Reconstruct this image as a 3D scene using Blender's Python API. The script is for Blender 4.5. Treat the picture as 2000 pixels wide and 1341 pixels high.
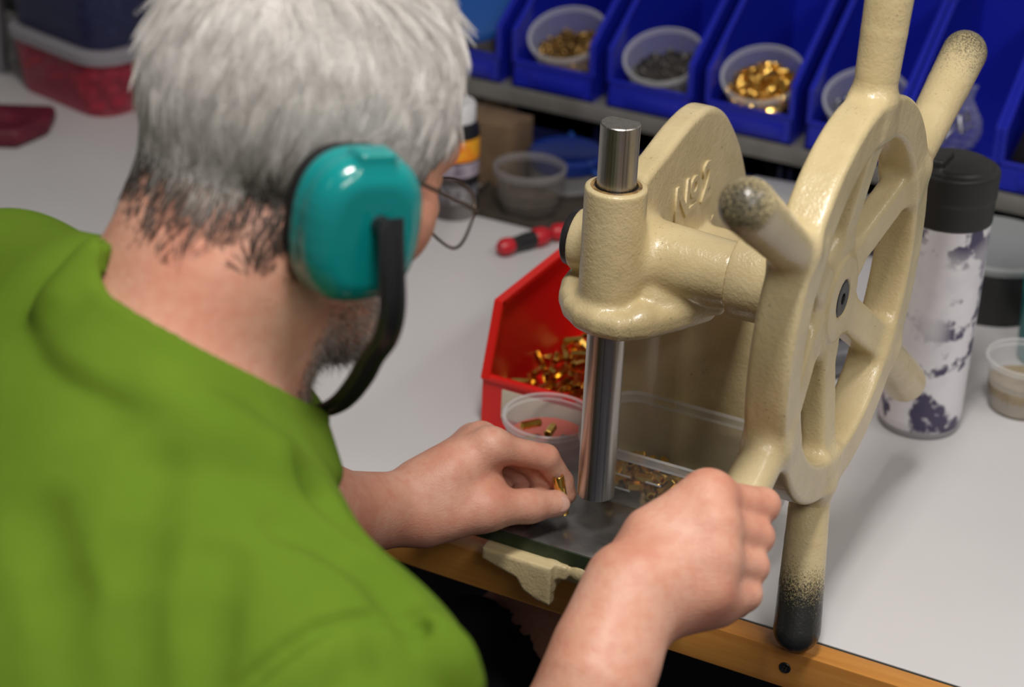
import bpy, bmesh, math, random
import numpy as np
from mathutils import Vector, Matrix

# ---------------------------------------------------------------- clean start
for o in list(bpy.data.objects):
    bpy.data.objects.remove(o, do_unlink=True)
scene = bpy.context.scene
COL = scene.collection
random.seed(7)
rng = np.random.default_rng(7)
PI = math.pi

# ---------------------------------------------------------------- camera
cam_data = bpy.data.cameras.new('camera')
cam_data.sensor_width = 36.0
cam_data.lens = 72.0
cam_data.clip_start = 0.05
cam_data.dof.use_dof = True
cam_data.dof.focus_distance = 1.475
cam_data.dof.aperture_fstop = 5.2
cam = bpy.data.objects.new('camera', cam_data)
COL.objects.link(cam)
cam.matrix_world = Matrix(((0.886975, -0.240567, 0.394211, 0.53515), (0.460098, 0.386731, -0.799218, -1.24149), (0.039812, 0.890262, 0.453705, 1.63421), (0, 0, 0, 1)))
scene.camera = cam
scene.view_settings.view_transform = 'Standard'
scene.view_settings.look = 'None'
scene.view_settings.gamma = 1.0
scene.view_settings.use_curve_mapping = False
scene.view_settings.exposure = 0.0
scene.cycles.max_bounces = 8
scene.cycles.transparent_max_bounces = 24
scene.cycles.caustics_reflective = False
scene.cycles.caustics_refractive = False
scene.cycles.sample_clamp_indirect = 6.0

# ---------------------------------------------------------------- world and lamps
world = bpy.data.worlds.new('workshop_air')
scene.world = world
world.use_nodes = True
bg = world.node_tree.nodes['Background']
bg.inputs[0].default_value = (1.0, 0.95, 0.9, 1)
bg.inputs[1].default_value = 0.13

def area_lamp(name, loc, size, power, color=(1.0, 0.96, 0.915), aim=(0, 0, -1)):
    d = bpy.data.lights.new(name, 'AREA')
    d.shape = 'RECTANGLE'
    d.size, d.size_y = size
    d.energy = power
    d.color = color
    o = bpy.data.objects.new(name, d)
    COL.objects.link(o)
    o.location = loc
    o.rotation_euler = Vector(aim).to_track_quat('-Z', 'Y').to_euler()
    return o

# fluorescent ceiling fixtures over the bench (2.62 m above the floor)
LAMPS = [
    ((0.24, -0.58, 2.58), (0.28, 0.40), 25),
    ((1.35, 0.00, 2.58), (0.30, 1.2), 11),
    ((1.35, -1.60, 2.58), (0.30, 1.2), 22),
    ((-0.60, -1.90, 2.58), (0.30, 1.2), 1.2),
]
for n_, (loc_, size_, pw_) in enumerate(LAMPS):
    area_lamp('ceiling_lamp_light', loc_, size_, pw_)

# ---------------------------------------------------------------- materials
def mat(name, color, rough=0.5, metal=0.0, spec=0.5, coat=0.0, sss=0.0, sheen=0.0):
    m = bpy.data.materials.new(name)
    m.use_nodes = True
    b = m.node_tree.nodes['Principled BSDF']
    b.inputs['Base Color'].default_value = (*color, 1)
    b.inputs['Roughness'].default_value = rough
    b.inputs['Metallic'].default_value = metal
    b.inputs['Specular IOR Level'].default_value = spec
    b.inputs['Coat Weight'].default_value = coat
    b.inputs['Sheen Weight'].default_value = sheen
    if sss:
        b.inputs['Subsurface Weight'].default_value = sss
        b.inputs['Subsurface Radius'].default_value = (0.010, 0.004, 0.002)
        b.inputs['Subsurface Scale'].default_value = 0.6
    return m

def N(m, kind, **kw):
    n = m.node_tree.nodes.new(kind)
    for k, v in kw.items():
        if hasattr(n, k):
            setattr(n, k, v)
        else:
            n.inputs[k].default_value = v
    return n

def L(m, a, b):
    m.node_tree.links.new(a, b)

def coords(m, scale=(1, 1, 1)):
    t = N(m, 'ShaderNodeTexCoord')
    mp = N(m, 'ShaderNodeMapping')
    mp.inputs['Scale'].default_value = scale
    L(m, t.outputs['Object'], mp.inputs['Vector'])
    return mp.outputs[0]

def noise(m, vec, scale, detail=3, rough=0.55):
    n = N(m, 'ShaderNodeTexNoise')
    n.inputs['Scale'].default_value = scale
    n.inputs['Detail'].default_value = detail
    n.inputs['Roughness'].default_value = rough
    L(m, vec, n.inputs['Vector'])
    return n.outputs['Fac']

def ramp(m, fac, stops, interp='LINEAR'):
    r = N(m, 'ShaderNodeValToRGB')
    r.color_ramp.interpolation = interp
    els = r.color_ramp.elements
    while len(els) < len(stops):
        els.new(0.5)
    for e, (p, c) in zip(els, stops):
        e.position = p
        e.color = (*c, 1) if len(c) == 3 else c
    L(m, fac, r.inputs[0])
    return r.outputs[0]

def mix(m, fac, a, b):
    n = N(m, 'ShaderNodeMix', data_type='RGBA')
    for inp, v in ((n.inputs[0], fac), (n.inputs[6], a), (n.inputs[7], b)):
        if isinstance(v, (int, float)):
            inp.default_value = v
        elif isinstance(v, tuple):
            inp.default_value = (*v, 1)
        else:
            L(m, v, inp)
    return n.outputs[2]

def bsdf(m):
    return m.node_tree.nodes['Principled BSDF']

def bump(m, height, strength=0.2, dist=0.001):
    b = N(m, 'ShaderNodeBump')
    b.inputs['Strength'].default_value = strength
    b.inputs['Distance'].default_value = dist
    L(m, height, b.inputs['Height'])
    L(m, b.outputs[0], bsdf(m).inputs['Normal'])

def noisy(name, c1, c2, scale, rough=0.5, metal=0.0, bumps=0.0, bscale=None, stretch=(1, 1, 1), lo=0.35, hi=0.65, **kw):
    m = mat(name, c1, rough, metal, **kw)
    v = coords(m, stretch)
    f = noise(m, v, scale)
    L(m, ramp(m, f, [(lo, c1), (hi, c2)]), bsdf(m).inputs['Base Color'])
    if bumps:
        bump(m, noise(m, v, bscale or scale * 4), bumps)
    return m

def clear_plastic(name, color, body=0.3, rough=0.25):
    """frosted see-through plastic: part of the light passes straight, part scatters"""
    m = mat(name, color, rough, spec=0.5)
    nt = m.node_tree
    tr = N(m, 'ShaderNodeBsdfTransparent')
    tl = N(m, 'ShaderNodeBsdfTranslucent')
    tl.inputs[0].default_value = (*color, 1)
    half = N(m, 'ShaderNodeMixShader')
    half.inputs[0].default_value = 0.35
    L(m, bsdf(m).outputs[0], half.inputs[1])
    L(m, tl.outputs[0], half.inputs[2])
    fr = N(m, 'ShaderNodeLayerWeight')
    fr.inputs[0].default_value = 0.35
    ad = N(m, 'ShaderNodeMath', operation='MULTIPLY_ADD')
    L(m, fr.outputs['Facing'], ad.inputs[0])
    ad.inputs[1].default_value = 0.45
    ad.inputs[2].default_value = body
    mx = N(m, 'ShaderNodeMixShader')
    L(m, ad.outputs[0], mx.inputs[0])
    L(m, tr.outputs[0], mx.inputs[1])
    L(m, half.outputs[0], mx.inputs[2])
    out = [n for n in nt.nodes if n.type == 'OUTPUT_MATERIAL'][0]
    L(m, mx.outputs[0], out.inputs[0])
    return m

# ---------------------------------------------------------------- object helpers
def link(o, parent=None):
    COL.objects.link(o)
    if parent is not None:
        o.parent = parent
    return o

def mesh_obj(name, verts, faces, m, parent=None, smooth=True, angle=None):
    me = bpy.data.meshes.new(name)
    me.from_pydata([tuple(v) for v in verts], [], [tuple(f) for f in faces])
    me.update()
    o = bpy.data.objects.new(name, me)
    if m is not None:
        me.materials.append(m)
    link(o, parent)
    if smooth:
        me.shade_smooth()
        if angle is not None:
            me.set_sharp_from_angle(angle=math.radians(angle))
    return o

def np_mesh(name, V, Q, m, parent=None):
    """fast mesh from vertex and quad arrays"""
    me = bpy.data.meshes.new(name)
    me.vertices.add(len(V))
    me.vertices.foreach_set('co', np.asarray(V, np.float32).ravel())
    me.loops.add(Q.size)
    me.loops.foreach_set('vertex_index', Q.astype(np.int32).ravel())
    me.polygons.add(len(Q))
    me.polygons.foreach_set('loop_start', np.arange(0, Q.size, 4, dtype=np.int32))
    me.update(calc_edges=True)
    me.validate()
    me.shade_smooth()
    o = bpy.data.objects.new(name, me)
    if m is not None:
        me.materials.append(m)
    return link(o, parent)

def bm_obj(name, bm, m, parent=None, smooth=True, angle=35):
    me = bpy.data.meshes.new(name)
    bmesh.ops.recalc_face_normals(bm, faces=bm.faces)
    bm.to_mesh(me)
    bm.free()
    if m is not None:
        me.materials.append(m)
    o = bpy.data.objects.new(name, me)
    link(o, parent)
    if smooth:
        me.shade_smooth()
        me.set_sharp_from_angle(angle=math.radians(angle))
    return o

def thing(name, label, cat, loc=(0, 0, 0), rot=None, group=None):
    o = bpy.data.objects.new(name, None)
    o.empty_display_size = 0.02
    link(o)
    o.location = loc
    if rot is not None:
        o.rotation_euler = rot
    return tag(o, label, cat, group)

def tag(o, label=None, cat=None, group=None, kind=None):
    if label:
        o['label'] = label
    if cat:
        o['category'] = cat
    if group:
        o['group'] = group
    if kind:
        o['kind'] = kind
    return o

def copy_tree(o, parent=None):
    c = o.copy()
    COL.objects.link(c)
    if parent is not None:
        c.parent = parent
    for ch in list(o.children):
        copy_tree(ch, c)
    return c

def add_box(bm, c, size, rot=None, bevel=0.0, seg=2):
    r = bmesh.ops.create_cube(bm, size=1.0)
    vs = r['verts']
    mtx = Matrix.Translation(Vector(c)) @ (rot.to_4x4() if rot is not None else Matrix.Identity(4)) @ Matrix.Diagonal((*size, 1))
    bmesh.ops.transform(bm, matrix=mtx, verts=vs)
    if bevel:
        es = {e for v in vs for e in v.link_edges}
        bmesh.ops.bevel(bm, geom=list(es), offset=bevel, segments=seg, profile=0.6, affect='EDGES')
    return bm

def box_obj(name, c, size, m, parent=None, rot=None, bevel=0.0, seg=2):
    bm = bmesh.new()
    add_box(bm, c, size, rot, bevel, seg)
    return bm_obj(name, bm, m, parent)

def add_lathe(bm, prof, seg=40, mtx=None):
    """profile [(r, z)] turned about z"""
    rings = []
    for r, z in prof:
        if r < 1e-6:
            rings.append([bm.verts.new((0, 0, z))])
        else:
            rings.append([bm.verts.new((r * math.cos(2 * PI * i / seg), r * math.sin(2 * PI * i / seg), z)) for i in range(seg)])
    for a, b in zip(rings, rings[1:]):
        for i in range(seg):
            j = (i + 1) % seg
            if len(a) == 1 and len(b) == 1:
                continue
            if len(a) == 1:
                bm.faces.new((a[0], b[i], b[j]))
            elif len(b) == 1:
                bm.faces.new((a[i], a[j], b[0]))
            else:
                bm.faces.new((a[i], a[j], b[j], b[i]))
    if mtx is not None:
        bmesh.ops.transform(bm, matrix=mtx, verts=[v for r in rings for v in r])
    return bm

def lathe_obj(name, prof, m, parent=None, seg=40, mtx=None, angle=40):
    bm = bmesh.new()
    add_lathe(bm, prof, seg, mtx)
    return bm_obj(name, bm, m, parent, angle=angle)

def catmull(pts, n=8, closed=False):
    P_ = [np.array(p, float) for p in pts]
    out = []
    m = len(P_)
    rangei = range(m if closed else m - 1)
    for i in rangei:
        if closed:
            p0, p1, p2, p3 = P_[(i - 1) % m], P_[i], P_[(i + 1) % m], P_[(i + 2) % m]
        else:
            p0, p1, p2, p3 = P_[max(i - 1, 0)], P_[i], P_[i + 1], P_[min(i + 2, m - 1)]
        for k in range(n):
            t = k / n
            out.append(0.5 * ((2 * p1) + (-p0 + p2) * t + (2 * p0 - 5 * p1 + 4 * p2 - p3) * t * t + (-p0 + 3 * p1 - 3 * p2 + p3) * t ** 3))
    if not closed:
        out.append(P_[-1])
    return out

def add_tube(bm, path, r, seg=10, cap=True, closed=False, wide=None, ref=None):
    """sweep a round (or, with wide, a flat oval) section along a path; r is a number or one per point.
    ref: direction the wide axis keeps to"""
    path = [Vector(p) for p in path]
    n = len(path)
    rs = r if hasattr(r, '__len__') else [r] * n
    rings = []
    up = None
    for i, p in enumerate(path):
        if closed:
            t = (path[(i + 1) % n] - path[i - 1]).normalized()
        else:
            t = (path[min(i + 1, n - 1)] - path[max(i - 1, 0)]).normalized()
        if ref is not None:
            a = Vector(ref) - t * t.dot(Vector(ref))
            a.normalize()
        else:
            if up is None:
                up = Vector((0, 0, 1)) if abs(t.z) < 0.9 else Vector((1, 0, 0))
            a = (up - t * t.dot(up)).normalized()
            up = a
        b = t.cross(a)
        wa = wide if wide is not None else rs[i]
        ring = []
        for k in range(seg):
            th = 2 * PI * k / seg
            c, s = math.cos(th), math.sin(th)
            if wide is not None:   # boxy oval
                c = math.copysign(abs(c) ** 0.5, c)
                s = math.copysign(abs(s) ** 0.5, s)
            ring.append(bm.verts.new(p + a * (wa * c) + b * (rs[i] * s)))
        rings.append(ring)
    m = n if closed else n - 1
    for i in range(m):
        A, B = rings[i], rings[(i + 1) % n]
        for k in range(seg):
            j = (k + 1) % seg
            bm.faces.new((A[k], A[j], B[j], B[k]))
    if cap and not closed:
        bm.faces.new(rings[0][::-1])
        bm.faces.new(rings[-1])
    return bm

def tube_obj(name, path, r, m, parent=None, **kw):
    bm = bmesh.new()
    add_tube(bm, path, r, **kw)
    return bm_obj(name, bm, m, parent, angle=60)

def frame_m(origin, z, x=None):
    """matrix whose local z runs along z"""
    z = Vector(z).normalized()
    if x is None:
        x = Vector((1, 0, 0)) if abs(z.x) < 0.9 else Vector((0, 1, 0))
    x = Vector(x)
    x = (x - z * x.dot(z)).normalized()
    y = z.cross(x)
    m = Matrix((x, y, z)).transposed().to_4x4()
    m.translation = Vector(origin)
    return m

# ---------------------------------------------------------------- smooth solid modelling
V3 = lambda *a: np.array(a if len(a) > 1 else a[0], float)
def unit(v):
    v = np.asarray(v, float)
    return v / np.linalg.norm(v)

class Solid:
    """round limbs, ellipsoids, boxes and cylinders melted together, then skinned with quads"""
    def __init__(s):
        s.ops = []

    def _add(s, op, fn, c, R, k):
        s.ops.append((op, fn, np.asarray(c, float), R, k))
        return s

    def limb(s, a, b, r1, r2=None, k=0.004, op='u', sq=None):
        a, b = V3(a), V3(b)
        r2 = r1 if r2 is None else r2
        ba = b - a
        l2 = max(ba @ ba, 1e-12)
        if sq is not None:
            ax, fac = unit(sq[0]), sq[1]
        def fn(P):
            pa = P - a
            t = np.clip(pa @ ba / l2, 0, 1)
            q = pa - t[:, None] * ba
            r = r1 + (r2 - r1) * t
            if sq is not None:
                w = q @ ax
                q = q + np.outer(w * (1 / fac - 1), ax)
                return (np.sqrt((q * q).sum(1)) - r)
            return np.sqrt((q * q).sum(1)) - r
        R = math.sqrt(l2) / 2 + max(r1, r2) * (max(1, sq[1]) if sq is not None else 1)
        return s._add(op, fn, (a + b) / 2, R, k)

    def chain(s, pts, rs, k=0.004, op='u', k0=None, sq=None):
        for i in range(len(pts) - 1):
            s.limb(pts[i], pts[i + 1], rs[i], rs[i + 1], (k0 if (i == 0 and k0 is not None) else k), op, sq)
        return s

    def ell(s, c, rad, axes=None, k=0.01, op='u'):
        c = V3(c)
        rad = V3(rad)
        A = np.eye(3) if axes is None else np.array(axes, float)
        def fn(P):
            q = ((P - c) @ A.T) / rad
            k0 = np.sqrt((q * q).sum(1)) + 1e-9
            g = q / rad
            k1 = np.sqrt((g * g).sum(1)) + 1e-9
            return k0 * (k0 - 1) / k1
        return s._add(op, fn, c, rad.max(), k)

    def box(s, c, half, axes=None, rnd=0.003, k=0.004, op='u'):
        c = V3(c)
        h = V3(half) - rnd
        A = np.eye(3) if axes is None else np.array(axes, float)
        def fn(P):
            q = np.abs((P - c) @ A.T) - h
            return np.sqrt((np.maximum(q, 0) ** 2).sum(1)) + np.minimum(q.max(1), 0) - rnd
        return s._add(op, fn, c, np.linalg.norm(half), k)

    def cyl(s, a, b, r, rnd=0.002, k=0.004, op='u'):
        a, b = V3(a), V3(b)
        c = (a + b) / 2
        ax = unit(b - a)
        hl = np.linalg.norm(b - a) / 2
        def fn(P):
            q = P - c
            y = q @ ax
            x = np.sqrt(np.maximum((q * q).sum(1) - y * y, 0))
            dx, dy = x - (r - rnd), np.abs(y) - (hl - rnd)
            return np.sqrt(np.maximum(dx, 0) ** 2 + np.maximum(dy, 0) ** 2) + np.minimum(np.maximum(dx, dy), 0) - rnd
        return s._add(op, fn, c, math.hypot(r, hl), k)

    def ring(s, c, ax, R0, half, rnd=0.006, k=0.004, op='u'):
        """rectangular-section ring: half = (radial, axial)"""
        c, ax = V3(c), unit(ax)
        def fn(P):
            q = P - c
            y = q @ ax
            x = np.sqrt(np.maximum((q * q).sum(1) - y * y, 0)) - R0
            dx, dy = np.abs(x) - (half[0] - rnd), np.abs(y) - (half[1] - rnd)
            return np.sqrt(np.maximum(dx, 0) ** 2 + np.maximum(dy, 0) ** 2) + np.minimum(np.maximum(dx, dy), 0) - rnd
        return s._add(op, fn, c, R0 + half[0] + half[1], k)

    def prism(s, origin, e1, e2, poly, half, rnd=0.004, k=0.004, op='u'):
        """flat plate: poly in the (e1, e2) plane through origin, +-half thick"""
        o, e1, e2 = V3(origin), unit(e1), unit(e2)
        n = np.cross(e1, e2)
        poly = np.array(poly, float)
        def fn(P):
            q = P - o
            x = np.stack([q @ e1, q @ e2], 1)
            d = np.full(len(x), 1e9)
            sgn = np.ones(len(x))
            m = len(poly)
            for i in range(m):
                j = i - 1
                e = poly[j] - poly[i]
                w = x - poly[i]
                t = np.clip(w @ e / (e @ e), 0, 1)
                bb = w - t[:, None] * e
                d = np.minimum(d, (bb * bb).sum(1))
                c1 = x[:, 1] >= poly[i, 1]
                c2 = x[:, 1] < poly[j, 1]
                c3 = e[0] * w[:, 1] > e[1] * w[:, 0]
                flip = (c1 & c2 & c3) | (~c1 & ~c2 & ~c3)
                sgn = np.where(flip, -sgn, sgn)
            d2 = sgn * np.sqrt(d)
            dx, dy = d2 + rnd, np.abs(q @ n) - (half - rnd)
            return np.sqrt(np.maximum(dx, 0) ** 2 + np.maximum(dy, 0) ** 2) + np.minimum(np.maximum(dx, dy), 0) - rnd
        cc = poly.mean(0)
        c = o + e1 * cc[0] + e2 * cc[1]
        R = np.sqrt(((poly - cc) ** 2).sum(1)).max() + half
        return s._add(op, fn, c, R, k)

    def cut(s, p, n, k=0.004):
        """keep the side away from n"""
        p, n = V3(p), unit(n)
        return s._add('cut', lambda P: (P - p) @ n, p, 1e6, k)

    def solid(s, other, op='u', k=0.004, off=0.0):
        return s._add(op, lambda P: other.val(P) - off, (0, 0, 0), 1e6, k)

    def val(s, P, near=None, rad=0.0):
        d = np.full(len(P), 1.0)
        for op, fn, c, R, k in s.ops:
            if near is not None and R < 1e5 and np.linalg.norm(near - c) > R + 1.9 * rad + k + 0.006:
                continue
            f = fn(P)
            if op == 'u':
                h = np.maximum(k - np.abs(d - f), 0) / k
                d = np.minimum(d, f) - h * h * k * 0.25
            else:
                if op == 'sub':
                    f = -f
                h = np.maximum(k - np.abs(d - f), 0) / k
                d = np.maximum(d, f) + h * h * k * 0.25
        return d

    def skin(s, h, lo, hi, B=18):
        lo, hi = V3(lo), V3(hi)
        nb = np.ceil((hi - lo) / (h * B)).astype(int)
        g = np.stack(np.meshgrid(*[np.arange(n) for n in nb], indexing='ij'), -1).reshape(-1, 3)
        ctr = lo + (g + 0.5) * h * B
        rad = h * B * 0.8661
        dv = s.val(ctr)
        keep = g[np.abs(dv) < rad * 1.25 + 0.004]
        loc = np.stack(np.meshgrid(*[np.arange(B + 1)] * 3, indexing='ij'), -1).reshape(-1, 3)
        S = nb * B + 2
        keys, verts, quads = [], [], []
        def key(ijk):
            return (ijk[:, 0] * S[1] + ijk[:, 1]) * S[2] + ijk[:, 2]
        for b in keep:
            base = b * B
            P = lo + (base + loc) * h
            D = s.val(P, near=lo + (base + B / 2) * h, rad=rad).reshape(B + 1, B + 1, B + 1)
            if D.min() > 0 or D.max() < 0:
                continue
            I = D < 0
            cnt = sum(I[i:B + i, j:B + j, k:B + k].astype(int) for i in (0, 1) for j in (0, 1) for k in (0, 1))
            act = np.argwhere((cnt > 0) & (cnt < 8))
            if len(act) == 0:
                continue
            acc = np.zeros((len(act), 3))
            num = np.zeros(len(act))
            for ax in range(3):
                o1, o2 = [a for a in range(3) if a != ax]
                for u in (0, 1):
                    for w in (0, 1):
                        p0 = act.copy()
                        p0[:, o1] += u
                        p0[:, o2] += w
                        p1 = p0.copy()
                        p1[:, ax] += 1
                        d0 = D[tuple(p0.T)]
                        d1 = D[tuple(p1.T)]
                        cr = (d0 < 0) != (d1 < 0)
                        t = np.where(cr, d0 / np.where(cr, d0 - d1, 1), 0)
                        pt = p0.astype(float)
                        pt[:, ax] += t
                        acc += np.where(cr[:, None], pt, 0)
                        num += cr
            keys.append(key(act + base))
            verts.append(lo + (base + acc / num[:, None]) * h)
            for ax in range(3):
                o1, o2 = [(1, 2), (2, 0), (0, 1)][ax]
                sl0 = [slice(0, B)] * 3
                sl1 = list(sl0)
                sl1[ax] = slice(1, B + 1)
                a0, a1 = I[tuple(sl0)], I[tuple(sl1)]
                e = np.argwhere(a0 != a1)
                if len(e) == 0:
                    continue
                inside0 = a0[tuple(e.T)]
                cells = []
                for du, dw in ((-1, -1), (0, -1), (0, 0), (-1, 0)):
                    cc = e + base
                    cc[:, o1] += du
                    cc[:, o2] += dw
                    cells.append(key(cc))
                q = np.stack(cells, 1)
                q[~inside0] = q[~inside0][:, ::-1]
                quads.append(q)
        K = np.concatenate(keys)
        Vv = np.concatenate(verts)
        Q = np.concatenate(quads)
        order = np.argsort(K)
        K, Vv = K[order], Vv[order]
        idx = np.searchsorted(K, Q)
        idx = np.clip(idx, 0, len(K) - 1)
        ok = (K[idx] == Q).all(1)
        return Vv, idx[ok]

def relax(V, Q, it=2, lam=0.5):
    """even out the skin a little"""
    n = len(V)
    a = np.concatenate([Q[:, 0], Q[:, 1], Q[:, 2], Q[:, 3]])
    b = np.concatenate([Q[:, 1], Q[:, 2], Q[:, 3], Q[:, 0]])
    deg = np.bincount(a, minlength=n) + np.bincount(b, minlength=n)
    for _ in range(it):
        for l in (lam, -lam * 1.04):
            acc = np.stack([np.bincount(a, V[b, i], n) + np.bincount(b, V[a, i], n) for i in range(3)], 1)
            V = V + l * (acc / np.maximum(deg, 1)[:, None] - V)
    return V

# ---------------------------------------------------------------- colours of the place
M_ = {}
M_['laminate'] = noisy('grey_laminate', (0.56, 0.545, 0.55), (0.60, 0.585, 0.59), 3.0, rough=0.38, spec=0.4)
def wood_material():
    m = mat('varnished_pine', (0.55, 0.24, 0.05), 0.32, coat=0.25)
    v = coords(m, (1.5, 26, 26))
    f = noise(m, v, 2.2, 5, 0.6)
    c = ramp(m, f, [(0.3, (0.42, 0.165, 0.030)), (0.55, (0.60, 0.27, 0.058)), (0.75, (0.68, 0.33, 0.080))])
    L(m, c, bsdf(m).inputs['Base Color'])
    bump(m, f, 0.05)
    return m
M_['wood'] = wood_material()
M_['dark_seam'] = mat('dark_seam', (0.03, 0.028, 0.022), 0.6)
M_['steel_dark'] = mat('bench_leg_steel', (0.05, 0.05, 0.055), 0.45, metal=0.6)
M_['carpet'] = noisy('navy_carpet', (0.022, 0.024, 0.045), (0.035, 0.036, 0.06), 300, rough=0.95, bumps=0.3)
M_['wall'] = mat('pale_wall_paint', (0.55, 0.54, 0.52), 0.8)
M_['ceiling'] = mat('ceiling_white', (0.75, 0.75, 0.74), 0.9)
M_['blue_bin'] = mat('blue_polypropylene', (0.010, 0.018, 0.40), 0.30, spec=0.5)
M_['red_bin'] = mat('red_polypropylene', (0.72, 0.013, 0.008), 0.33, spec=0.45)
M_['card'] = mat('cream_label_card', (0.62, 0.54, 0.42), 0.7)
M_['clear'] = clear_plastic('clear_cup_plastic', (0.80, 0.80, 0.82), 0.27, 0.25)
M_['tub'] = clear_plastic('frosted_tub_plastic', (0.82, 0.82, 0.80), 0.13, 0.25)
M_['rim'] = clear_plastic('frosted_rim_plastic', (0.85, 0.85, 0.85), 0.42, 0.25)
M_['brass'] = noisy('turned_brass', (0.92, 0.62, 0.17), (0.80, 0.48, 0.10), 120, rough=0.20, metal=1.0)
M_['steel'] = None
M_['black'] = mat('black_plastic', (0.012, 0.012, 0.013), 0.42)
M_['shelf'] = noisy('shelf_steel', (0.20, 0.19, 0.17), (0.26, 0.25, 0.23), 20, rough=0.5, metal=0.3)

# ---------------------------------------------------------------- room shell
def slab(name, c, size, m):
    o = box_obj(name, c, size, m)
    o['kind'] = 'structure'
    return o
slab('floor', (0, 0, -0.025), (5.2, 5.0, 0.05), M_['carpet'])
slab('ceiling', (0, 0, 2.675), (5.2, 5.0, 0.05), M_['ceiling'])
slab('wall_back', (0, 1.28, 1.325), (5.2, 0.06, 2.65), M_['wall'])
slab('wall_left', (-2.43, -0.6, 1.325), (0.06, 3.7, 2.65), M_['wall'])

# ---------------------------------------------------------------- workbench
bench = thing('workbench', 'workbench with pale grey laminate top and a varnished pine front edge', 'workbench', (0, 0, 0))
FY = -0.0215           # front face of the pine strip
SY = 0.0015            # seam between pine and laminate
box_obj('tabletop', (-0.25, (SY + 1.24) / 2 + 0.0006, 0.735), (2.7, 1.24 - SY, 0.030), M_['laminate'], bench, bevel=0.001)
box_obj('seam_strip', (-0.25, SY - 0.0008, 0.7345), (2.7, 0.0019, 0.030), M_['dark_seam'], bench)
strip = box_obj('edge_strip', (-0.25, (FY + SY) / 2 - 0.001, 0.7335), (2.7, SY - FY - 0.002, 0.033), M_['wood'], bench, bevel=0.0012)
def wood_screw(x, z=0.735):
    bm = bmesh.new()
    mt = frame_m((x, FY - 0.0002, z), (0, -1, 0))
    add_lathe(bm, [(0, 0.0004), (0.0024, 0.0004), (0.0042, 0.0009), (0.0046, 0.0005), (0.0046, -0.001)], 20, mt)
    s_ = bm_obj('screw', bm, M_['black'], strip)
    bm = bmesh.new()
    for a in (0.5, 0.5 + PI / 2):
        add_box(bm, (0, 0, 0), (0.0044, 0.0011, 0.0007), Matrix.Rotation(a, 3, 'Z'))
    bmesh.ops.transform(bm, matrix=frame_m((x, FY - 0.0010, z), (0, -1, 0)), verts=bm.verts)
    cross = bm_obj('cross_recess', bm, M_['dark_seam'], s_)
for sx in (0.172, -0.55, 0.9):
    wood_screw(sx)
for lx, ly in ((-1.5, 0.06), (1.0, 0.06), (-1.5, 1.18), (1.0, 1.18)):
    box_obj('leg', (lx, ly, 0.36), (0.05, 0.05, 0.72), M_['steel_dark'], bench, bevel=0.003)

# ---------------------------------------------------------------- arbor press
def press_paint(name, wear=False, dark=0.0):
    base = (0.62, 0.50, 0.275)
    m = mat(name, base, 0.30, spec=0.5, coat=0.15)
    v = coords(m)
    tone = ramp(m, noise(m, v, 14, 4), [(0.3, (0.54, 0.43, 0.225)), (0.7, (0.68, 0.56, 0.325))])
    col = tone
    # grime: small dark flecks where paint has chipped or oil has settled
    fleck = ramp(m, noise(m, v, 420, 2, 0.6), [(0.63, (0, 0, 0)), (0.72, (1, 1, 1))])
    patch = ramp(m, noise(m, v, 26, 3), [(0.50, (0, 0, 0)), (0.66, (1, 1, 1))])
    mul = N(m, 'ShaderNodeMath', operation='MULTIPLY')
    L(m, fleck, mul.inputs[0])
    L(m, patch, mul.inputs[1])
    mul2 = N(m, 'ShaderNodeMath', operation='MULTIPLY')
    mul2.inputs[1].default_value = 0.55
    L(m, mul.outputs[0], mul2.inputs[0])
    col = mix(m, mul2.outputs[0], col, (0.06, 0.05, 0.035))
    if wear:
        at_ = N(m, 'ShaderNodeAttribute', attribute_name='wear')
        sp = noise(m, v, 750, 4, 0.85)
        add = N(m, 'ShaderNodeMath', operation='ADD')
        L(m, sp, add.inputs[0])
        L(m, at_.outputs['Fac'], add.inputs[1])
        worn = ramp(m, add.outputs[0], [(0.84, (0, 0, 0)), (1.65, (1.0, 1.0, 1.0))])
        olive = N(m, 'ShaderNodeMath', operation='MULTIPLY_ADD')
        olive.use_clamp = True
        olive.inputs[1].default_value = 1.9
        olive.inputs[2].default_value = -0.62
        L(m, at_.outputs['Fac'], olive.inputs[0])
        col = mix(m, olive.outputs[0], col, (0.20, 0.16, 0.052))
        col = mix(m, worn, col, (0.022, 0.023, 0.022))
    L(m, col, bsdf(m).inputs['Base Color'])
    h = N(m, 'ShaderNodeMath', operation='ADD')
    L(m, noise(m, v, 90, 3), h.inputs[0])
    L(m, noise(m, v, 420, 2), h.inputs[1])
    h2 = N(m, 'ShaderNodeMath', operation='MULTIPLY_ADD')
    L(m, noise(m, v, 55, 2), h2.inputs[0])
    h2.inputs[1].default_value = 1.6
    L(m, h.outputs[0], h2.inputs[2])
    bump(m, h2.outputs[0], 0.30, 0.0013)
    return m
M_['paint'] = press_paint('cream_cast_paint')
M_['worn_paint'] = press_paint('worn_handle_paint', wear=True)

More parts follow.
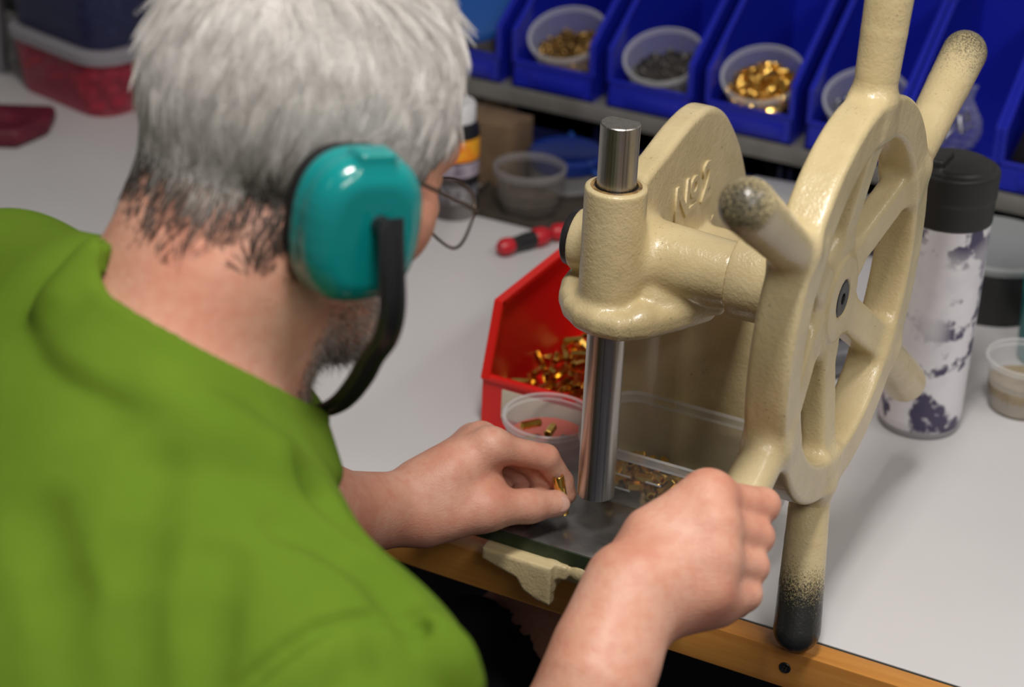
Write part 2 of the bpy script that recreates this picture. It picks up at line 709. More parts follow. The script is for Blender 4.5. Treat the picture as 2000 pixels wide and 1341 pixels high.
def steel_mat():
    m = mat('ground_steel', (0.42, 0.40, 0.37), 0.3, metal=1.0)
    v = coords(m, (900, 900, 3))
    f = noise(m, v, 1.0, 3)
    L(m, ramp(m, f, [(0.3, (0.42, 0.40, 0.37)), (0.7, (0.62, 0.60, 0.57))]), bsdf(m).inputs['Base Color'])
    L(m, ramp(m, f, [(0.3, (0.26, 0.26, 0.26)), (0.7, (0.42, 0.42, 0.42))]), bsdf(m).inputs['Roughness'])
    return m
M_['steel'] = steel_mat()
def plate_mat():
    m = mat('oiled_steel_plate', (0.13, 0.13, 0.13), 0.2, metal=0.9)
    v = coords(m)
    f = noise(m, v, 35, 4)
    L(m, ramp(m, f, [(0.35, (0.26, 0.26, 0.26)), (0.7, (0.42, 0.415, 0.41))]), bsdf(m).inputs['Base Color'])
    L(m, ramp(m, f, [(0.3, (0.22,) * 3), (0.75, (0.42,) * 3)]), bsdf(m).inputs['Roughness'])
    return m
M_['plate'] = plate_mat()

press = thing('arbor_press', 'cream cast iron arbor press with six-handled wheel, clamped at the bench edge', 'press', (0, 0.10, 0.75))
INV = Matrix.Translation(-press.location)
def press_part(o):
    """parts are modelled in room coordinates; hang them on the press"""
    o.parent = press
    o.matrix_parent_inverse = INV
    return o

WC = (0.033, 1.016)       # wheel axis (y, z)
def build_frame():
    s = Solid()
    s.prism((0, 0, 0), (0, 1, 0), (0, 0, 1),
            [(0.005, 0.985), (0.003, 1.050)] + [tuple(q) for q in catmull([(0.010, 1.062), (0.037, 1.0735), (0.067, 1.080), (0.102, 1.089), (0.135, 1.0925),
             (0.157, 1.089), (0.182, 1.077), (0.203, 1.059), (0.224, 1.036), (0.243, 1.007), (0.257, 0.976), (0.264, 0.94), (0.266, 0.90)], 3)] + [(0.266, 0.77), (0.13, 0.77), (0.135, 0.975)], 0.0105, rnd=0.005, k=0.004)
    # throat flange: under the arm, round the front of the ram guide
    s.prism((0.002, 0.006, 0.978), (1, 0, 0), (0, 1, 0),
            [(-0.050, 0.16), (-0.053, 0.035), (-0.050, 0.014), (-0.043, -0.005), (-0.032, -0.021), (-0.018, -0.032), (0.0, -0.038), (0.020, -0.037), (0.038, -0.022), (0.052, 0.002),
             (0.066, 0.032), (0.066, 0.06), (0.060, 0.16)], 0.0100, rnd=0.008, k=0.007)
    # column front flange
    s.box((0.006, 0.150, 0.875), (0.064, 0.011, 0.105), rnd=0.006, k=0.02)
    # base and feet
    s.box((0.003, 0.120, 0.7642), (0.066, 0.146, 0.0136), rnd=0.005, k=0.012)
    # ram guide
    s.cyl((0, 0, 0.968), (0, 0, 1.0765), 0.0228, rnd=0.0022, k=0.007)
    # pinion housing
    s.limb((0.012, WC[0], 1.0125), (0.080, WC[0], 1.0135), 0.0285, 0.0220, k=0.014)
    s.cyl((-0.043, WC[0], 1.013), (0.084, WC[0], 1.013), 0.0233, rnd=0.002, k=0.008)
    s.limb((0.030, 0.012, 0.990), (0.072, 0.034, 0.984), 0.010, 0.005, k=0.008)
    s.ell((0.030, -0.008, 0.986), (0.007, 0.007, 0.006), k=0.008)
    # lug hanging over the front of the bench
    s.prism((-0.04, -0.046, 0.0), (1, 0, 0), (0, 0, 1),
            [(-0.030, 0.7775), (-0.030, 0.7670), (0.000, 0.7590), (0.006, 0.7500), (0.018, 0.7445), (0.0295, 0.7430), (0.0295, 0.7775)], 0.0055, rnd=0.0022, k=0.003)
    s.box((-0.0135, -0.032, 0.7655), (0.003, 0.012, 0.012), rnd=0.002, k=0.004)
    s.ell((0.008, -0.036, 0.7715), (0.010, 0.007, 0.008), k=0.004)
    s.box((-0.035, -0.030, 0.7710), (0.034, 0.014, 0.0065), rnd=0.002, k=0.004)
    # bore
    s.cyl((0, 0, 1.040), (0, 0, 1.10), 0.0160, rnd=0.0005, k=0.002, op='sub')
    s.cyl((0, 0, 0.93), (0, 0, 1.05), 0.0150, rnd=0.0005, k=0.001, op='sub')
    V, Q = s.skin(0.0014, (-0.085, -0.07, 0.738), (0.10, 0.285, 1.13))
    V = relax(V, Q, 2)
    return press_part(np_mesh('casting_frame', V, Q, M_['paint']))
build_frame()

def oil_ring():
    m = noisy('rusty_oil_film', (0.45, 0.27, 0.10), (0.10, 0.06, 0.025), 160, rough=0.35)
    o = lathe_obj('oily_bore_rim', [(0.0158, 1.0750), (0.0160, 1.0768), (0.0184, 1.0769), (0.0188, 1.0763)], m, seg=48)
    press_part(o)
    o2 = lathe_obj('bore_bush', [(0.0146, 1.06), (0.0147, 1.0752), (0.0161, 1.0752), (0.0162, 1.06)], mat('black_oil', (0.02, 0.016, 0.012), 0.3), seg=48)
    press_part(o2)
oil_ring()

def build_ram():
    bm = bmesh.new()
    R, z0, z1, pitch = 0.0143, 0.8215, 1.1240, 0.0045
    seg = 56
    def ring(z, chord, r=R):
        vs = []
        for i in range(seg):
            a = 2 * PI * i / seg
            x, y = r * math.cos(a), r * math.sin(a)
            vs.append(bm.verts.new((x, min(y, chord), z)))
        return vs
    rings = [ring(z0, 0.0104, R - 0.0006), ring(z0 + 0.0006, 0.0104)]
    z = z0 + 0.004
    while z < z1 - 0.012:
        rings += [ring(z, 0.0104), ring(z + 0.0009, 0.0072), ring(z + 0.0022, 0.0072), ring(z + 0.0031, 0.0104)]
        z += pitch
    rings += [ring(z1 - 0.0007, 0.0088), ring(z1, 0.0086, R - 0.0007)]
    for A, B in zip(rings, rings[1:]):
        for k in range(seg):
            j = (k + 1) % seg
            bm.faces.new((A[k], A[j], B[j], B[k]))
    bm.faces.new(rings[0][::-1])
    bm.faces.new(rings[-1])
    o = bm_obj('ram', bm, M_['steel'], angle=28)
    tag(o, 'bright steel ram with rack teeth cut on its far side')
    press_part(o)
build_ram()

plate = box_obj('anvil_plate', (0.002, 0.041, 0.7838), (0.176, 0.160, 0.0124), M_['plate'], bevel=0.0007)
press_part(plate)
green_edge = noisy('green_painted_edge', (0.020, 0.032, 0.014), (0.035, 0.050, 0.024), 60, rough=0.45)
press_part(box_obj('plate_edge', (0.002, -0.0393, 0.7836), (0.1755, 0.0012, 0.0112), green_edge))

# pinion shaft end cap
bm = bmesh.new()
add_lathe(bm, [(0, 0.0055), (0.006, 0.0058), (0.0195, 0.0056), (0.0212, 0.0042), (0.0216, 0.002), (0.0216, 0.0)], 44, frame_m((-0.0432, WC[0], 1.013), (-1, 0, 0)))
press_part(bm_obj('shaft_cap', bm, mat('blackened_cap', (0.018, 0.016, 0.018), 0.38)))

# hand wheel
ANG = [math.radians(a) for a in (23.5, 83.5, 145.5, 203.5, 264.0, 322.5)]
def wheel_pt(a, r, x):
    return (x, WC[0] + r * math.cos(a), WC[1] + r * math.sin(a))
def build_wheel():
    s = Solid()
    xm = 0.1640
    c = (xm, *WC)
    s.ring(c, (1, 0, 0), 0.1325, (0.0152, 0.0148), rnd=0.0042, k=0.003)
    for a in ANG:
        e1 = unit((0.150, math.cos(a), math.sin(a)))
        e2 = V3(0, -math.sin(a), math.cos(a))
        e3 = np.cross(e1, e2)
        s.box(V3(0.1465, *WC) + 0.076 * e1, (0.058, 0.0140, 0.0095), axes=[e1, e2, e3], rnd=0.004, k=0.011)
        s.limb(wheel_pt(a, 0.146, xm), wheel_pt(a, 0.168, xm), 0.0148, 0.0150, k=0.012)
    s.cyl((0.135, *WC), (0.1595, *WC), 0.047, rnd=0.006, k=0.012)
    s.cyl((0.12, *WC), (0.1655, *WC), 0.0315, rnd=0.0012, k=0.003)
    s.limb((0.094, *WC), (0.130, *WC), 0.0312, 0.0300, k=0.010)
    s.cyl((0.0855, *WC), (0.130, *WC), 0.0305, rnd=0.003, k=0.006)
    s.cut((0.0855, *WC), (-1, 0, 0), k=0.002)
    s.cyl((0.1620, *WC), (0.19, *WC), 0.0140, rnd=0.0004, k=0.001, op='sub')
    V, Q = s.skin(0.0017, (0.075, WC[0] - 0.19, WC[1] - 0.19), (0.184, WC[0] + 0.19, WC[1] + 0.19))
    V = relax(V, Q, 2)
    w = np_mesh('hand_wheel', V, Q, M_['paint'])
    press_part(w)
    # handles: (tip radius, wear strength, how far in the wear reaches)
    specs = [(0.292, 0.80, 1.0), (0.283, 0.50, 1.0), (0.281, 0.85, 0.42), (0.280, 0.6, 0.5), (0.270, 0.90, 1.0), (0.283, 0.42, 0.6)]
    for a, (tip, wr, reach) in zip(ANG, specs):
        d = Solid()
        base, end = V3(wheel_pt(a, 0.160, xm)), V3(wheel_pt(a, tip - 0.0175, xm))
        if end[2] < 0.80:                      # the lowest handle stands a little outwards and clears the bench edge
            end = V3(0.1765, -0.0180, 0.7695)
        d.chain([base, base + 0.3 * (end - base), base + 0.65 * (end - base), end], [0.01505, 0.0158, 0.0168, 0.0176], k=0.0008)
        ctr = V3(wheel_pt(a, 0.22, xm))
        V, Q = d.skin(0.0016, ctr - 0.088, ctr + 0.088)
        V = relax(V, Q, 5)
        h = np_mesh('handle', V, Q, M_['worn_paint'])
        h.parent = w
        r = np.hypot(V[:, 1] - WC[0], V[:, 2] - WC[1])
        t = np.clip((r - (tip - (tip - 0.16) * reach)) / ((tip - 0.16) * reach), 0, 1)
        low = 0.75 + 0.25 * np.clip((WC[1] - V[:, 2]) / 0.25, -1, 1)
        at_ = h.data.attributes.new('wear', 'FLOAT', 'POINT')
        at_.data.foreach_set('value', (wr * t * low).astype(np.float32))
    bm = bmesh.new()
    add_lathe(bm, [(0.0042, -0.004), (0.0042, 0.0022), (0.0060, 0.0026), (0.0122, 0.0024), (0.0136, 0.001), (0.0136, -0.002)], 36, frame_m((0.1630, *WC), (1, 0, 0)))
    bm_obj('hub_bolt', bm, mat('blackened_bolt', (0.055, 0.055, 0.06), 0.42, metal=0.6), w)
    bm = bmesh.new()
    add_lathe(bm, [(0, -0.002), (0.0041, -0.002), (0.0044, 0.002)], 6, frame_m((0.1632, *WC), (1, 0, 0)))
    bm_obj('hex_socket', bm, M_['black'], w)
    return w
wheel = build_wheel()

# raised casting marks on the web
def raised_text(txt, name, y, z, size, x=0.0103, depth=0.0016, squeeze=1.0, slant=0.0):
    cu = bpy.data.curves.new(name, 'FONT')
    cu.body = txt
    cu.size = size
    cu.extrude = depth
    cu.bevel_depth = size * 0.012
    cu.offset = size * 0.018
    cu.resolution_u = 3
    o = bpy.data.objects.new(name + '_tmp', cu)
    COL.objects.link(o)
    dg = bpy.context.evaluated_depsgraph_get()
    me = bpy.data.meshes.new_from_object(o.evaluated_get(dg))
    bpy.data.objects.remove(o)
    # text x -> +y, text y -> +z, text z -> +x
    me.transform(Matrix(((0, 0, 1, x), (squeeze, slant, 0, y), (0, 1, 0, z), (0, 0, 0, 1))))
    me.materials.clear()
    me.materials.append(M_['paint'])
    ob = bpy.data.objects.new(name, me)
    link(ob)
    return press_part(ob)
raised_text('N', 'raised_letter', 0.086, 1.016, 0.042, squeeze=0.9)
raised_text('o', 'raised_letter', 0.115, 1.027, 0.034)
raised_text('_', 'raised_letter', 0.114, 1.0215, 0.033)
raised_text('2', 'raised_letter', 0.140, 1.016, 0.044, squeeze=0.9)
raised_text('CITY', 'raised_letter', 0.122, 0.976, 0.024, depth=0.0006)


# ---------------------------------------------------------------- the man at the press
def skin_mat():
    m = mat('skin', (0.62, 0.34, 0.25), 0.46, spec=0.4, sss=0.12)
    v = coords(m)
    big = noise(m, v, 22, 3)
    small = noise(m, v, 130, 3)
    c = ramp(m, big, [(0.3, (0.58, 0.255, 0.170)), (0.5, (0.64, 0.325, 0.225)), (0.72, (0.68, 0.385, 0.280))])
    c = mix(m, ramp(m, small, [(0.42, (0, 0, 0)), (0.72, (0.42, 0.42, 0.42))]), c, (0.56, 0.19, 0.125))
    L(m, c, bsdf(m).inputs['Base Color'])
    h = N(m, 'ShaderNodeMath', operation='ADD')
    L(m, noise(m, v, 700, 2), h.inputs[0])
    L(m, noise(m, coords(m, (1, 1, 3)), 160, 3), h.inputs[1])
    bump(m, h.outputs[0], 0.22, 0.0012)
    return m
M_['skin'] = skin_mat()
def cloth_mat(name, c1, c2, scale=14):
    m = mat(name, c1, 0.9, spec=0.12)
    v = coords(m)
    L(m, ramp(m, noise(m, v, scale, 4), [(0.3, c1), (0.7, c2)]), bsdf(m).inputs['Base Color'])
    h = N(m, 'ShaderNodeMath', operation='ADD')
    L(m, noise(m, v, 26, 4), h.inputs[0])
    L(m, noise(m, v, 900, 1), h.inputs[1])
    bump(m, h.outputs[0], 0.20, 0.003)
    return m
M_['green'] = cloth_mat('green_cotton', (0.092, 0.162, 0.011), (0.112, 0.190, 0.015))
M_['denim'] = cloth_mat('dark_shorts_cloth', (0.010, 0.011, 0.015), (0.020, 0.021, 0.026))

man = thing('person', 'person in a green t-shirt and dark shorts, grey hair and beard, leaning over the press', 'person', (-0.1, -0.2, 0.0))
MINV = Matrix.Translation(-man.location)
def worn(o):
    o.parent = man
    o.matrix_parent_inverse = MINV
    return o

# --- head frame
F_ = V3(0.499, 0.781, -0.375)      # where the face points
U_ = V3(0.202, 0.316, 0.927)       # towards the crown
R_ = V3(0.843, -0.539, 0.0)        # out of the right ear
F_, U_, R_ = unit(F_), unit(U_), unit(R_)
E_ = V3((-0.0653, -0.3209, 1.1987))         # midpoint between the ears
HX = [R_, F_, U_]
def hd(r, f, u):
    return E_ + r * R_ + f * F_ + u * U_

# --- shoulders, arms
NB = V3((-0.0862, -0.3947, 1.0980))        # root of the neck
LSH = V3((-0.2603, -0.3576, 1.0391))
RSH = V3((0.0903, -0.5234, 0.9934))
LEL = V3((-0.1688, -0.2430, 0.8749))
REL = V3((0.1402, -0.4306, 0.7609))
BF = unit((0.42, 0.90, 0.0))       # chest direction
BU = unit((0.22, 0.42, 0.88))      # along the bent back
BR = unit(np.cross(BF, (0, 0, 1)))
BN = unit(np.cross(BU, BR))
MID = (LSH + RSH) / 2
PEL = MID + V3(-0.16, -0.09, -0.45)

def trunk(s, off, k=0.05):
    s.limb(NB - 0.055 * BU, LSH, 0.055 + off, 0.053 + off, k=k)
    s.limb(V3((-0.1633, -0.3913, 1.1048)), V3((-0.2449, -0.3551, 1.0742)), 0.032 + off, 0.034 + off, k=0.06)
    s.limb(NB - 0.060 * BU, RSH, 0.048 + off, 0.058 + off, k=k)
    s.ell(MID - 0.17 * BU - 0.012 * BN, (0.185 + off, 0.115 + off, 0.25 + off), axes=[BR, BN, BU], k=0.07)
    s.ell(MID - 0.085 * BU - 0.045 * BN, (0.190 + off, 0.080 + off, 0.13 + off), axes=[BR, BN, BU], k=0.09)
    s.limb(MID - 0.12 * BU - 0.055 * BN - 0.10 * BR, MID - 0.12 * BU - 0.050 * BN + 0.10 * BR, 0.072 + off, 0.072 + off, k=0.09)
    s.limb(MID - 0.25 * BU, PEL, 0.125 + off, 0.135 + off, k=0.05, sq=(BR, 1.2))
    s.limb(LSH, LSH + 0.55 * (LEL - LSH), 0.056 + off, 0.050 + off, k=k)
    s.limb(RSH, RSH + 0.62 * (REL - RSH), 0.060 + off, 0.053 + off, k=k)

LHIP, RHIP = PEL + V3(-0.09, 0.05, -0.02), PEL + V3(0.10, -0.03, -0.02)
LKN = V3(-0.090, 0.115, 0.575)
RKN = V3(0.110, 0.095, 0.525)
LAN = V3(-0.11, 0.02, 0.09)
RAN = V3(0.16, 0.08, 0.09)

def build_body():
    s = Solid()
    # head
    s.ell(hd(0, -0.002, 0.040), (0.073, 0.088, 0.088), HX, k=0.02)
    s.ell(hd(0, -0.034, 0.038), (0.066, 0.060, 0.070), HX, k=0.02)
    s.ell(hd(0, 0.028, -0.005), (0.060, 0.056, 0.085), HX, k=0.02)
    s.ell(hd(0, 0.048, -0.076), (0.040, 0.028, 0.038), HX, k=0.02)
    s.limb(hd(0.050, 0.000, -0.052), hd(0.024, 0.060, -0.092), 0.020, 0.018, k=0.02)
    s.limb(hd(-0.050, 0.000, -0.052), hd(-0.024, 0.060, -0.092), 0.020, 0.018, k=0.02)
    s.ell(hd(0.046, 0.058, -0.018), (0.020, 0.019, 0.026), HX, k=0.02)
    s.ell(hd(-0.046, 0.058, -0.018), (0.020, 0.019, 0.026), HX, k=0.02)
    s.ell(hd(0, 0.074, 0.028), (0.047, 0.015, 0.016), HX, k=0.015)        # brow
    s.chain([hd(0, 0.080, 0.016), hd(0, 0.097, -0.018), hd(0, 0.090, -0.030)], [0.008, 0.011, 0.012], k=0.008)
    for sg in (1, -1):
        s.ell(hd(sg * 0.031, 0.079, 0.008), (0.014, 0.010, 0.009), HX, k=0.006, op='sub')
        s.ell(hd(sg * 0.031, 0.071, 0.008), (0.012, 0.012, 0.012), HX, k=0.003)
        s.ell(hd(sg * 0.074, -0.006, -0.004), (0.010, 0.019, 0.032), HX, k=0.008)
        s.ell(hd(sg * 0.012, 0.092, -0.029), (0.008, 0.009, 0.006), HX, k=0.006)
    s.ell(hd(0, 0.079, -0.066), (0.024, 0.008, 0.006), HX, k=0.006)
    s.ell(hd(0, 0.079, -0.057), (0.023, 0.008, 0.005), HX, k=0.006)
    # neck
    s.chain([hd(0, -0.018, 0.010), hd(0, -0.016, -0.055), NB + 0.045 * BU + 0.002 * BN, NB - 0.06 * BU], [0.056, 0.052, 0.055, 0.066], k=0.02)
    s.limb(hd(0.050, -0.02, -0.045), NB + 0.050 * BN - 0.01 * BU + 0.02 * BR, 0.020, 0.018, k=0.03)
    s.limb(hd(-0.050, -0.02, -0.045), NB + 0.050 * BN - 0.01 * BU - 0.02 * BR, 0.020, 0.018, k=0.03)
    s.limb(hd(0.012, -0.046, -0.02), NB - 0.028 * BN + 0.02 * BR, 0.020, 0.030, k=0.03)
    s.limb(hd(-0.012, -0.046, -0.02), NB - 0.028 * BN - 0.02 * BR, 0.020, 0.030, k=0.03)
    trunk(s, -0.018)
    # legs
    for hip, kn, an in ((LHIP, LKN, LAN), (RHIP, RKN, RAN)):
        s.limb(hip, kn, 0.082, 0.058, k=0.04)
        s.ell(kn, (0.058, 0.058, 0.060), k=0.02)
        s.limb(kn, an, 0.054, 0.036, k=0.03)
        s.limb(kn * 0.7 + an * 0.3 + V3(0, -0.018, 0), kn * 0.45 + an * 0.55, 0.050, 0.038, k=0.03)
        s.limb(an + V3(0, -0.02, -0.045), an + V3(0.02, 0.14, -0.055), 0.032, 0.026, k=0.03)
    # ---- left arm and hand, holding the brass piece by thumb and forefinger
    W = V3((-0.1195, -0.1051, 0.8216))
    s.chain([LSH, LEL, W + 0.12 * (LEL - W) / 0.12 * 0.55, W], [0.048, 0.040, 0.037, 0.0255], k=0.02)
    W2 = V3((-0.1132, -0.0892, 0.8220))
    s.limb(V3((-0.1328, -0.1312, 0.8312)), W2, 0.0235, 0.0225, k=0.01, sq=(unit(V3((-0.1097, -0.0952, 0.8195)) - V3((-0.1190, -0.0803, 0.8538))), 1.12))
    I0, I1, I2, I3 = V3((-0.0715, -0.0404, 0.8608)), V3((-0.0405, -0.0070, 0.8442)), V3((-0.0313, 0.0058, 0.8190)), V3((-0.0269, 0.0062, 0.8081))
    A0, A1, A2, A3 = V3((-0.0863, -0.0273, 0.8571)), V3((-0.0551, 0.0042, 0.8282)), V3((-0.0452, 0.0023, 0.8118)), V3((-0.0451, -0.0137, 0.8099))
    B0, B1, B2, B3 = V3((-0.0988, -0.0185, 0.8482)), V3((-0.0714, 0.0073, 0.8170)), V3((-0.0598, -0.0003, 0.8067)), V3((-0.0600, -0.0175, 0.8073))
    C0, C1, C2, C3 = V3((-0.1099, -0.0114, 0.8350)), V3((-0.0857, 0.0076, 0.8078)), V3((-0.0738, -0.0044, 0.8026)), V3((-0.0733, -0.0210, 0.8039))
    for q, (r0, r1) in zip((I0, A0, B0, C0), ((0.0205, 0.0125), (0.0205, 0.0122), (0.019, 0.0115), (0.018, 0.0105))):
        s.limb(W2 + 0.25 * (q - W2), q, r0, r1, k=0.012)
    s.limb(W2, I0 * 0.5 + W2 * 0.5, 0.023, 0.021, k=0.012)
    s.ell(I0, (0.0135, 0.0135, 0.0135), k=0.008)
    s.chain([I0, I1, I2, I3], [0.0115, 0.0102, 0.0088, 0.0076], k=0.0025, k0=0.010)
    s.chain([A0, A1, A2, A3], [0.0115, 0.0102, 0.0088, 0.0078], k=0.002, k0=0.008)
    s.chain([B0, B1, B2, B3], [0.0108, 0.0096, 0.0084, 0.0074], k=0.002, k0=0.008)
    s.chain([C0, C1, C2, C3], [0.0095, 0.0084, 0.0074, 0.0066], k=0.002, k0=0.008)
    T0, T1, T2, T3 = V3((-0.0968, -0.0905, 0.8166)), V3((-0.0619, -0.0640, 0.8219)), V3((-0.0390, -0.0349, 0.8157)), V3((-0.0256, -0.0159, 0.8122))
    s.chain([T0, T1, T2, T3], [0.0225, 0.0170, 0.0118, 0.0106], k=0.008, k0=0.012)
    s.limb(V3((-0.0944, -0.0677, 0.8281)), V3((-0.0746, -0.0487, 0.8267)), 0.0225, 0.0150, k=0.014)
    s.limb(V3((-0.0856, -0.0484, 0.8457)), V3((-0.0754, -0.0414, 0.8272)), 0.016, 0.013, k=0.012)
    # ---- right arm and fist on the wheel handle
    s.chain([RSH, REL], [0.050, 0.043], k=0.02)
    WR = V3((0.1397, -0.2589, 0.9271))
    s.chain([REL, V3((0.1385, -0.3355, 0.8527)), V3((0.1409, -0.3060, 0.8916)), WR], [0.044, 0.040, 0.0315, 0.0275], k=0.015)
    px = unit(V3((0.1525, -0.2574, 0.9231)) - V3((0.1275, -0.2647, 0.9319)))
    s.limb(V3((0.1409, -0.2902, 0.9084)), V3((0.1404, -0.2553, 0.9328)), 0.0265, 0.0250, k=0.01, sq=(px, 1.20))
    i0, i1, i2, i3 = V3((0.1624, -0.1946, 0.9699)), V3((0.1854, -0.1590, 0.9532)), V3((0.1768, -0.1425, 0.9324)), V3((0.1646, -0.1442, 0.9246))
    a0, a1, a2, a3 = V3((0.1728, -0.2109, 0.9609)), V3((0.1900, -0.1785, 0.9414)), V3((0.1791, -0.1592, 0.9186)), V3((0.1654, -0.1614, 0.9134))
    b0, b1, b2, b3 = V3((0.1799, -0.2233, 0.9461)), V3((0.1948, -0.1951, 0.9299)), V3((0.1832, -0.1779, 0.9085)), V3((0.1700, -0.1814, 0.9052))
    c0, c1, c2, c3 = V3((0.1817, -0.2321, 0.9290)), V3((0.1967, -0.2068, 0.9165)), V3((0.1872, -0.1943, 0.8982)), V3((0.1744, -0.1969, 0.8960))
    for q, (r0, r1) in zip((i0, a0, b0, c0), ((0.022, 0.0135), (0.021, 0.0135), (0.020, 0.0130), (0.020, 0.0130))):
        s.limb(WR + 0.2 * (q - WR), q, r0, r1, k=0.012)
    for q in (i0, a0, b0, c0):
        s.ell(q + V3(0, 0, 0.001), (0.0135, 0.0135, 0.0135), k=0.012)
    s.chain([i0, i1, i2, i3], [0.0125, 0.0112, 0.0098, 0.0085], k=0.003, k0=0.008)
    s.chain([a0, a1, a2, a3], [0.0125, 0.0115, 0.0098, 0.0085], k=0.002, k0=0.006)
    s.chain([b0, b1, b2, b3], [0.0120, 0.0108, 0.0094, 0.0082], k=0.002, k0=0.006)
    s.chain([c0, c1, c2, c3], [0.0118, 0.0100, 0.0086, 0.0074], k=0.002, k0=0.006)
    s.limb(V3((0.1541, -0.2480, 0.9162)), V3((0.1812, -0.2215, 0.9128)), 0.0210, 0.0160, k=0.014)
    s.limb(V3((0.1465, -0.2208, 0.9266)), V3((0.1641, -0.1987, 0.9393)), 0.0190, 0.0170, k=0.014)
    s.limb(V3((0.1357, -0.2263, 0.9527)), V3((0.1575, -0.1936, 0.9694)), 0.0165, 0.0135, k=0.012)
    s.chain([V3((0.1314, -0.2270, 0.9288)), V3((0.1331, -0.1810, 0.9312)), V3((0.1351, -0.1503, 0.9240)), V3((0.1416, -0.1312, 0.9191))], [0.020, 0.0150, 0.0115, 0.0100], k=0.008, k0=0.014)
    lo = V3(-0.36, -0.80, 0.02)
    hi = V3(0.36, 0.26, 1.36)
    V, Q = s.skin(0.0020, lo, hi)
    V = relax(V, Q, 1)
    body = worn(np_mesh('body', V, Q, M_['skin']))
    return body, s
body, body_solid = build_body()

# --- t-shirt: neckline ring then the shell
RING = [(-0.1188, -0.4278, 1.1628), (-0.1239, -0.4321, 1.1508), (-0.0986, -0.4521, 1.1444), (-0.0769, -0.4578, 1.1396), (-0.0560, -0.4573, 1.1334), (-0.0399, -0.4503, 1.1230), (-0.0279, -0.4395, 1.1116), (-0.0191, -0.4260, 1.0991), (-0.0149, -0.4049, 1.0821),
        (-0.0137, -0.3779, 1.0645), (-0.0477, -0.3383, 1.0538), (-0.0824, -0.3238, 1.0654), (-0.1192, -0.3235, 1.0867), (-0.1435, -0.3455, 1.1132), (-0.1380, -0.3878, 1.1441)]
ring_path = catmull(RING, 5, closed=True)
def build_shirt():
    s = Solid()
    trunk(s, 0.004)
    rc = np.mean([V3(*p) for p in ring_path], 0)
    rn = unit(hd(0, -0.028, -0.055) - NB)
    for p in ring_path:
        p = V3(*p)
        out = unit(p - rc - rn * ((p - rc) @ rn))
        s.limb(p - 0.002 * rn + 0.001 * out, p - 0.030 * rn + 0.010 * out, 0.0042, 0.010, k=0.012)
    # armhole seam, drapes and creases of the cloth
    s.chain([(0.0730, -0.5899, 1.0160), (0.0828, -0.5779, 1.0265), (0.0913, -0.5638, 1.0358), (0.0999, -0.5498, 1.0413), (0.1096, -0.5372, 1.0429), (0.1197, -0.5248, 1.0410), (0.1290, -0.5156, 1.0366), (0.1363, -0.5129, 1.0314)], [0.0165] * 8, k=0.012)
    s.chain([(0.0099, -0.4719, 1.1014), (0.0231, -0.4633, 1.0918), (0.0449, -0.4579, 1.0740), (0.0712, -0.4651, 1.0612)], [0.009] * 4, k=0.01, op='sub')
    s.chain([(0.0501, -0.5049, 1.0851), (0.0802, -0.4951, 1.0744), (0.1180, -0.5088, 1.0676), (0.1396, -0.5209, 1.0582)], [0.01] * 4, k=0.012, op='sub')
    s.chain([(-0.0137, -0.5278, 1.1098), (0.0008, -0.5655, 1.0898), (0.0162, -0.5957, 1.0681), (0.0337, -0.6167, 1.0458)], [0.016] * 4, k=0.014, op='sub')
    s.chain([(0.0392, -0.5474, 1.0837), (0.0498, -0.5763, 1.0684), (0.0660, -0.6004, 1.0475)], [0.012] * 3, k=0.012, op='sub')
    s.chain([(0.1176, -0.5515, 1.0659), (0.1264, -0.5611, 1.0574), (0.1265, -0.5705, 1.0512)], [0.008] * 3, k=0.01, op='sub')
    s.chain([(-0.0574, -0.5712, 1.0889), (-0.0217, -0.5978, 1.0709), (0.0063, -0.6280, 1.0427)], [0.015] * 3, k=0.014, op='sub')
    s.chain([(0.1375, -0.5116, 1.0459), (0.1463, -0.5114, 1.0367), (0.1548, -0.5103, 1.0233)], [0.01] * 3, k=0.016, op='u')
    s.chain([(-0.0368, -0.4828, 1.1112), (-0.0102, -0.4799, 1.0993), (0.0131, -0.4676, 1.0879)], [0.012] * 3, k=0.024, op='u')
    s.chain([(0.0728, -0.5938, 1.0402), (0.0825, -0.5819, 1.0506), (0.0908, -0.5680, 1.0598), (0.0992, -0.5540, 1.0653), (0.1087, -0.5416, 1.0668), (0.1186, -0.5292, 1.0651), (0.1276, -0.5201, 1.0607), (0.1348, -0.5174, 1.0557)], [0.0055] * 8, k=0.003, op='sub')
    hole = Solid()
    for p in [V3(*p) for p in ring_path[::2]]:
        q = rc + 0.84 * (p - rc)
        hole.limb(q - 0.012 * rn, q + 0.12 * rn, 0.009, 0.012, k=0.004)
    hole.limb(rc - 0.012 * rn, rc + 0.12 * rn, 0.050, 0.050, k=0.01)
    s.solid(hole, 'sub', k=0.003)
    lo = V3(-0.42, -0.85, 0.50)
    hi = V3(0.30, -0.10, 1.25)
    V, Q = s.skin(0.0030, lo, hi)
    V = relax(V, Q, 2)
    return worn(np_mesh('t_shirt', V, Q, M_['green'])), s
shirt, shirt_solid = build_shirt()
rpts = [V3(*p) for p in catmull(RING, 10, closed=True)]
rcen = np.mean(rpts, 0)
bm = bmesh.new()
cax = unit(hd(0, -0.028, -0.055) - NB)
cpts = [p - 0.0065 * cax + 0.0022 * unit(p - rcen - cax * ((p - rcen) @ cax)) for p in rpts]
add_tube(bm, cpts, 0.0070, seg=16, closed=True, wide=0.0082, ref=cax)
col_o = bm_obj('collar', bm, M_['green'])
col_o.parent = shirt

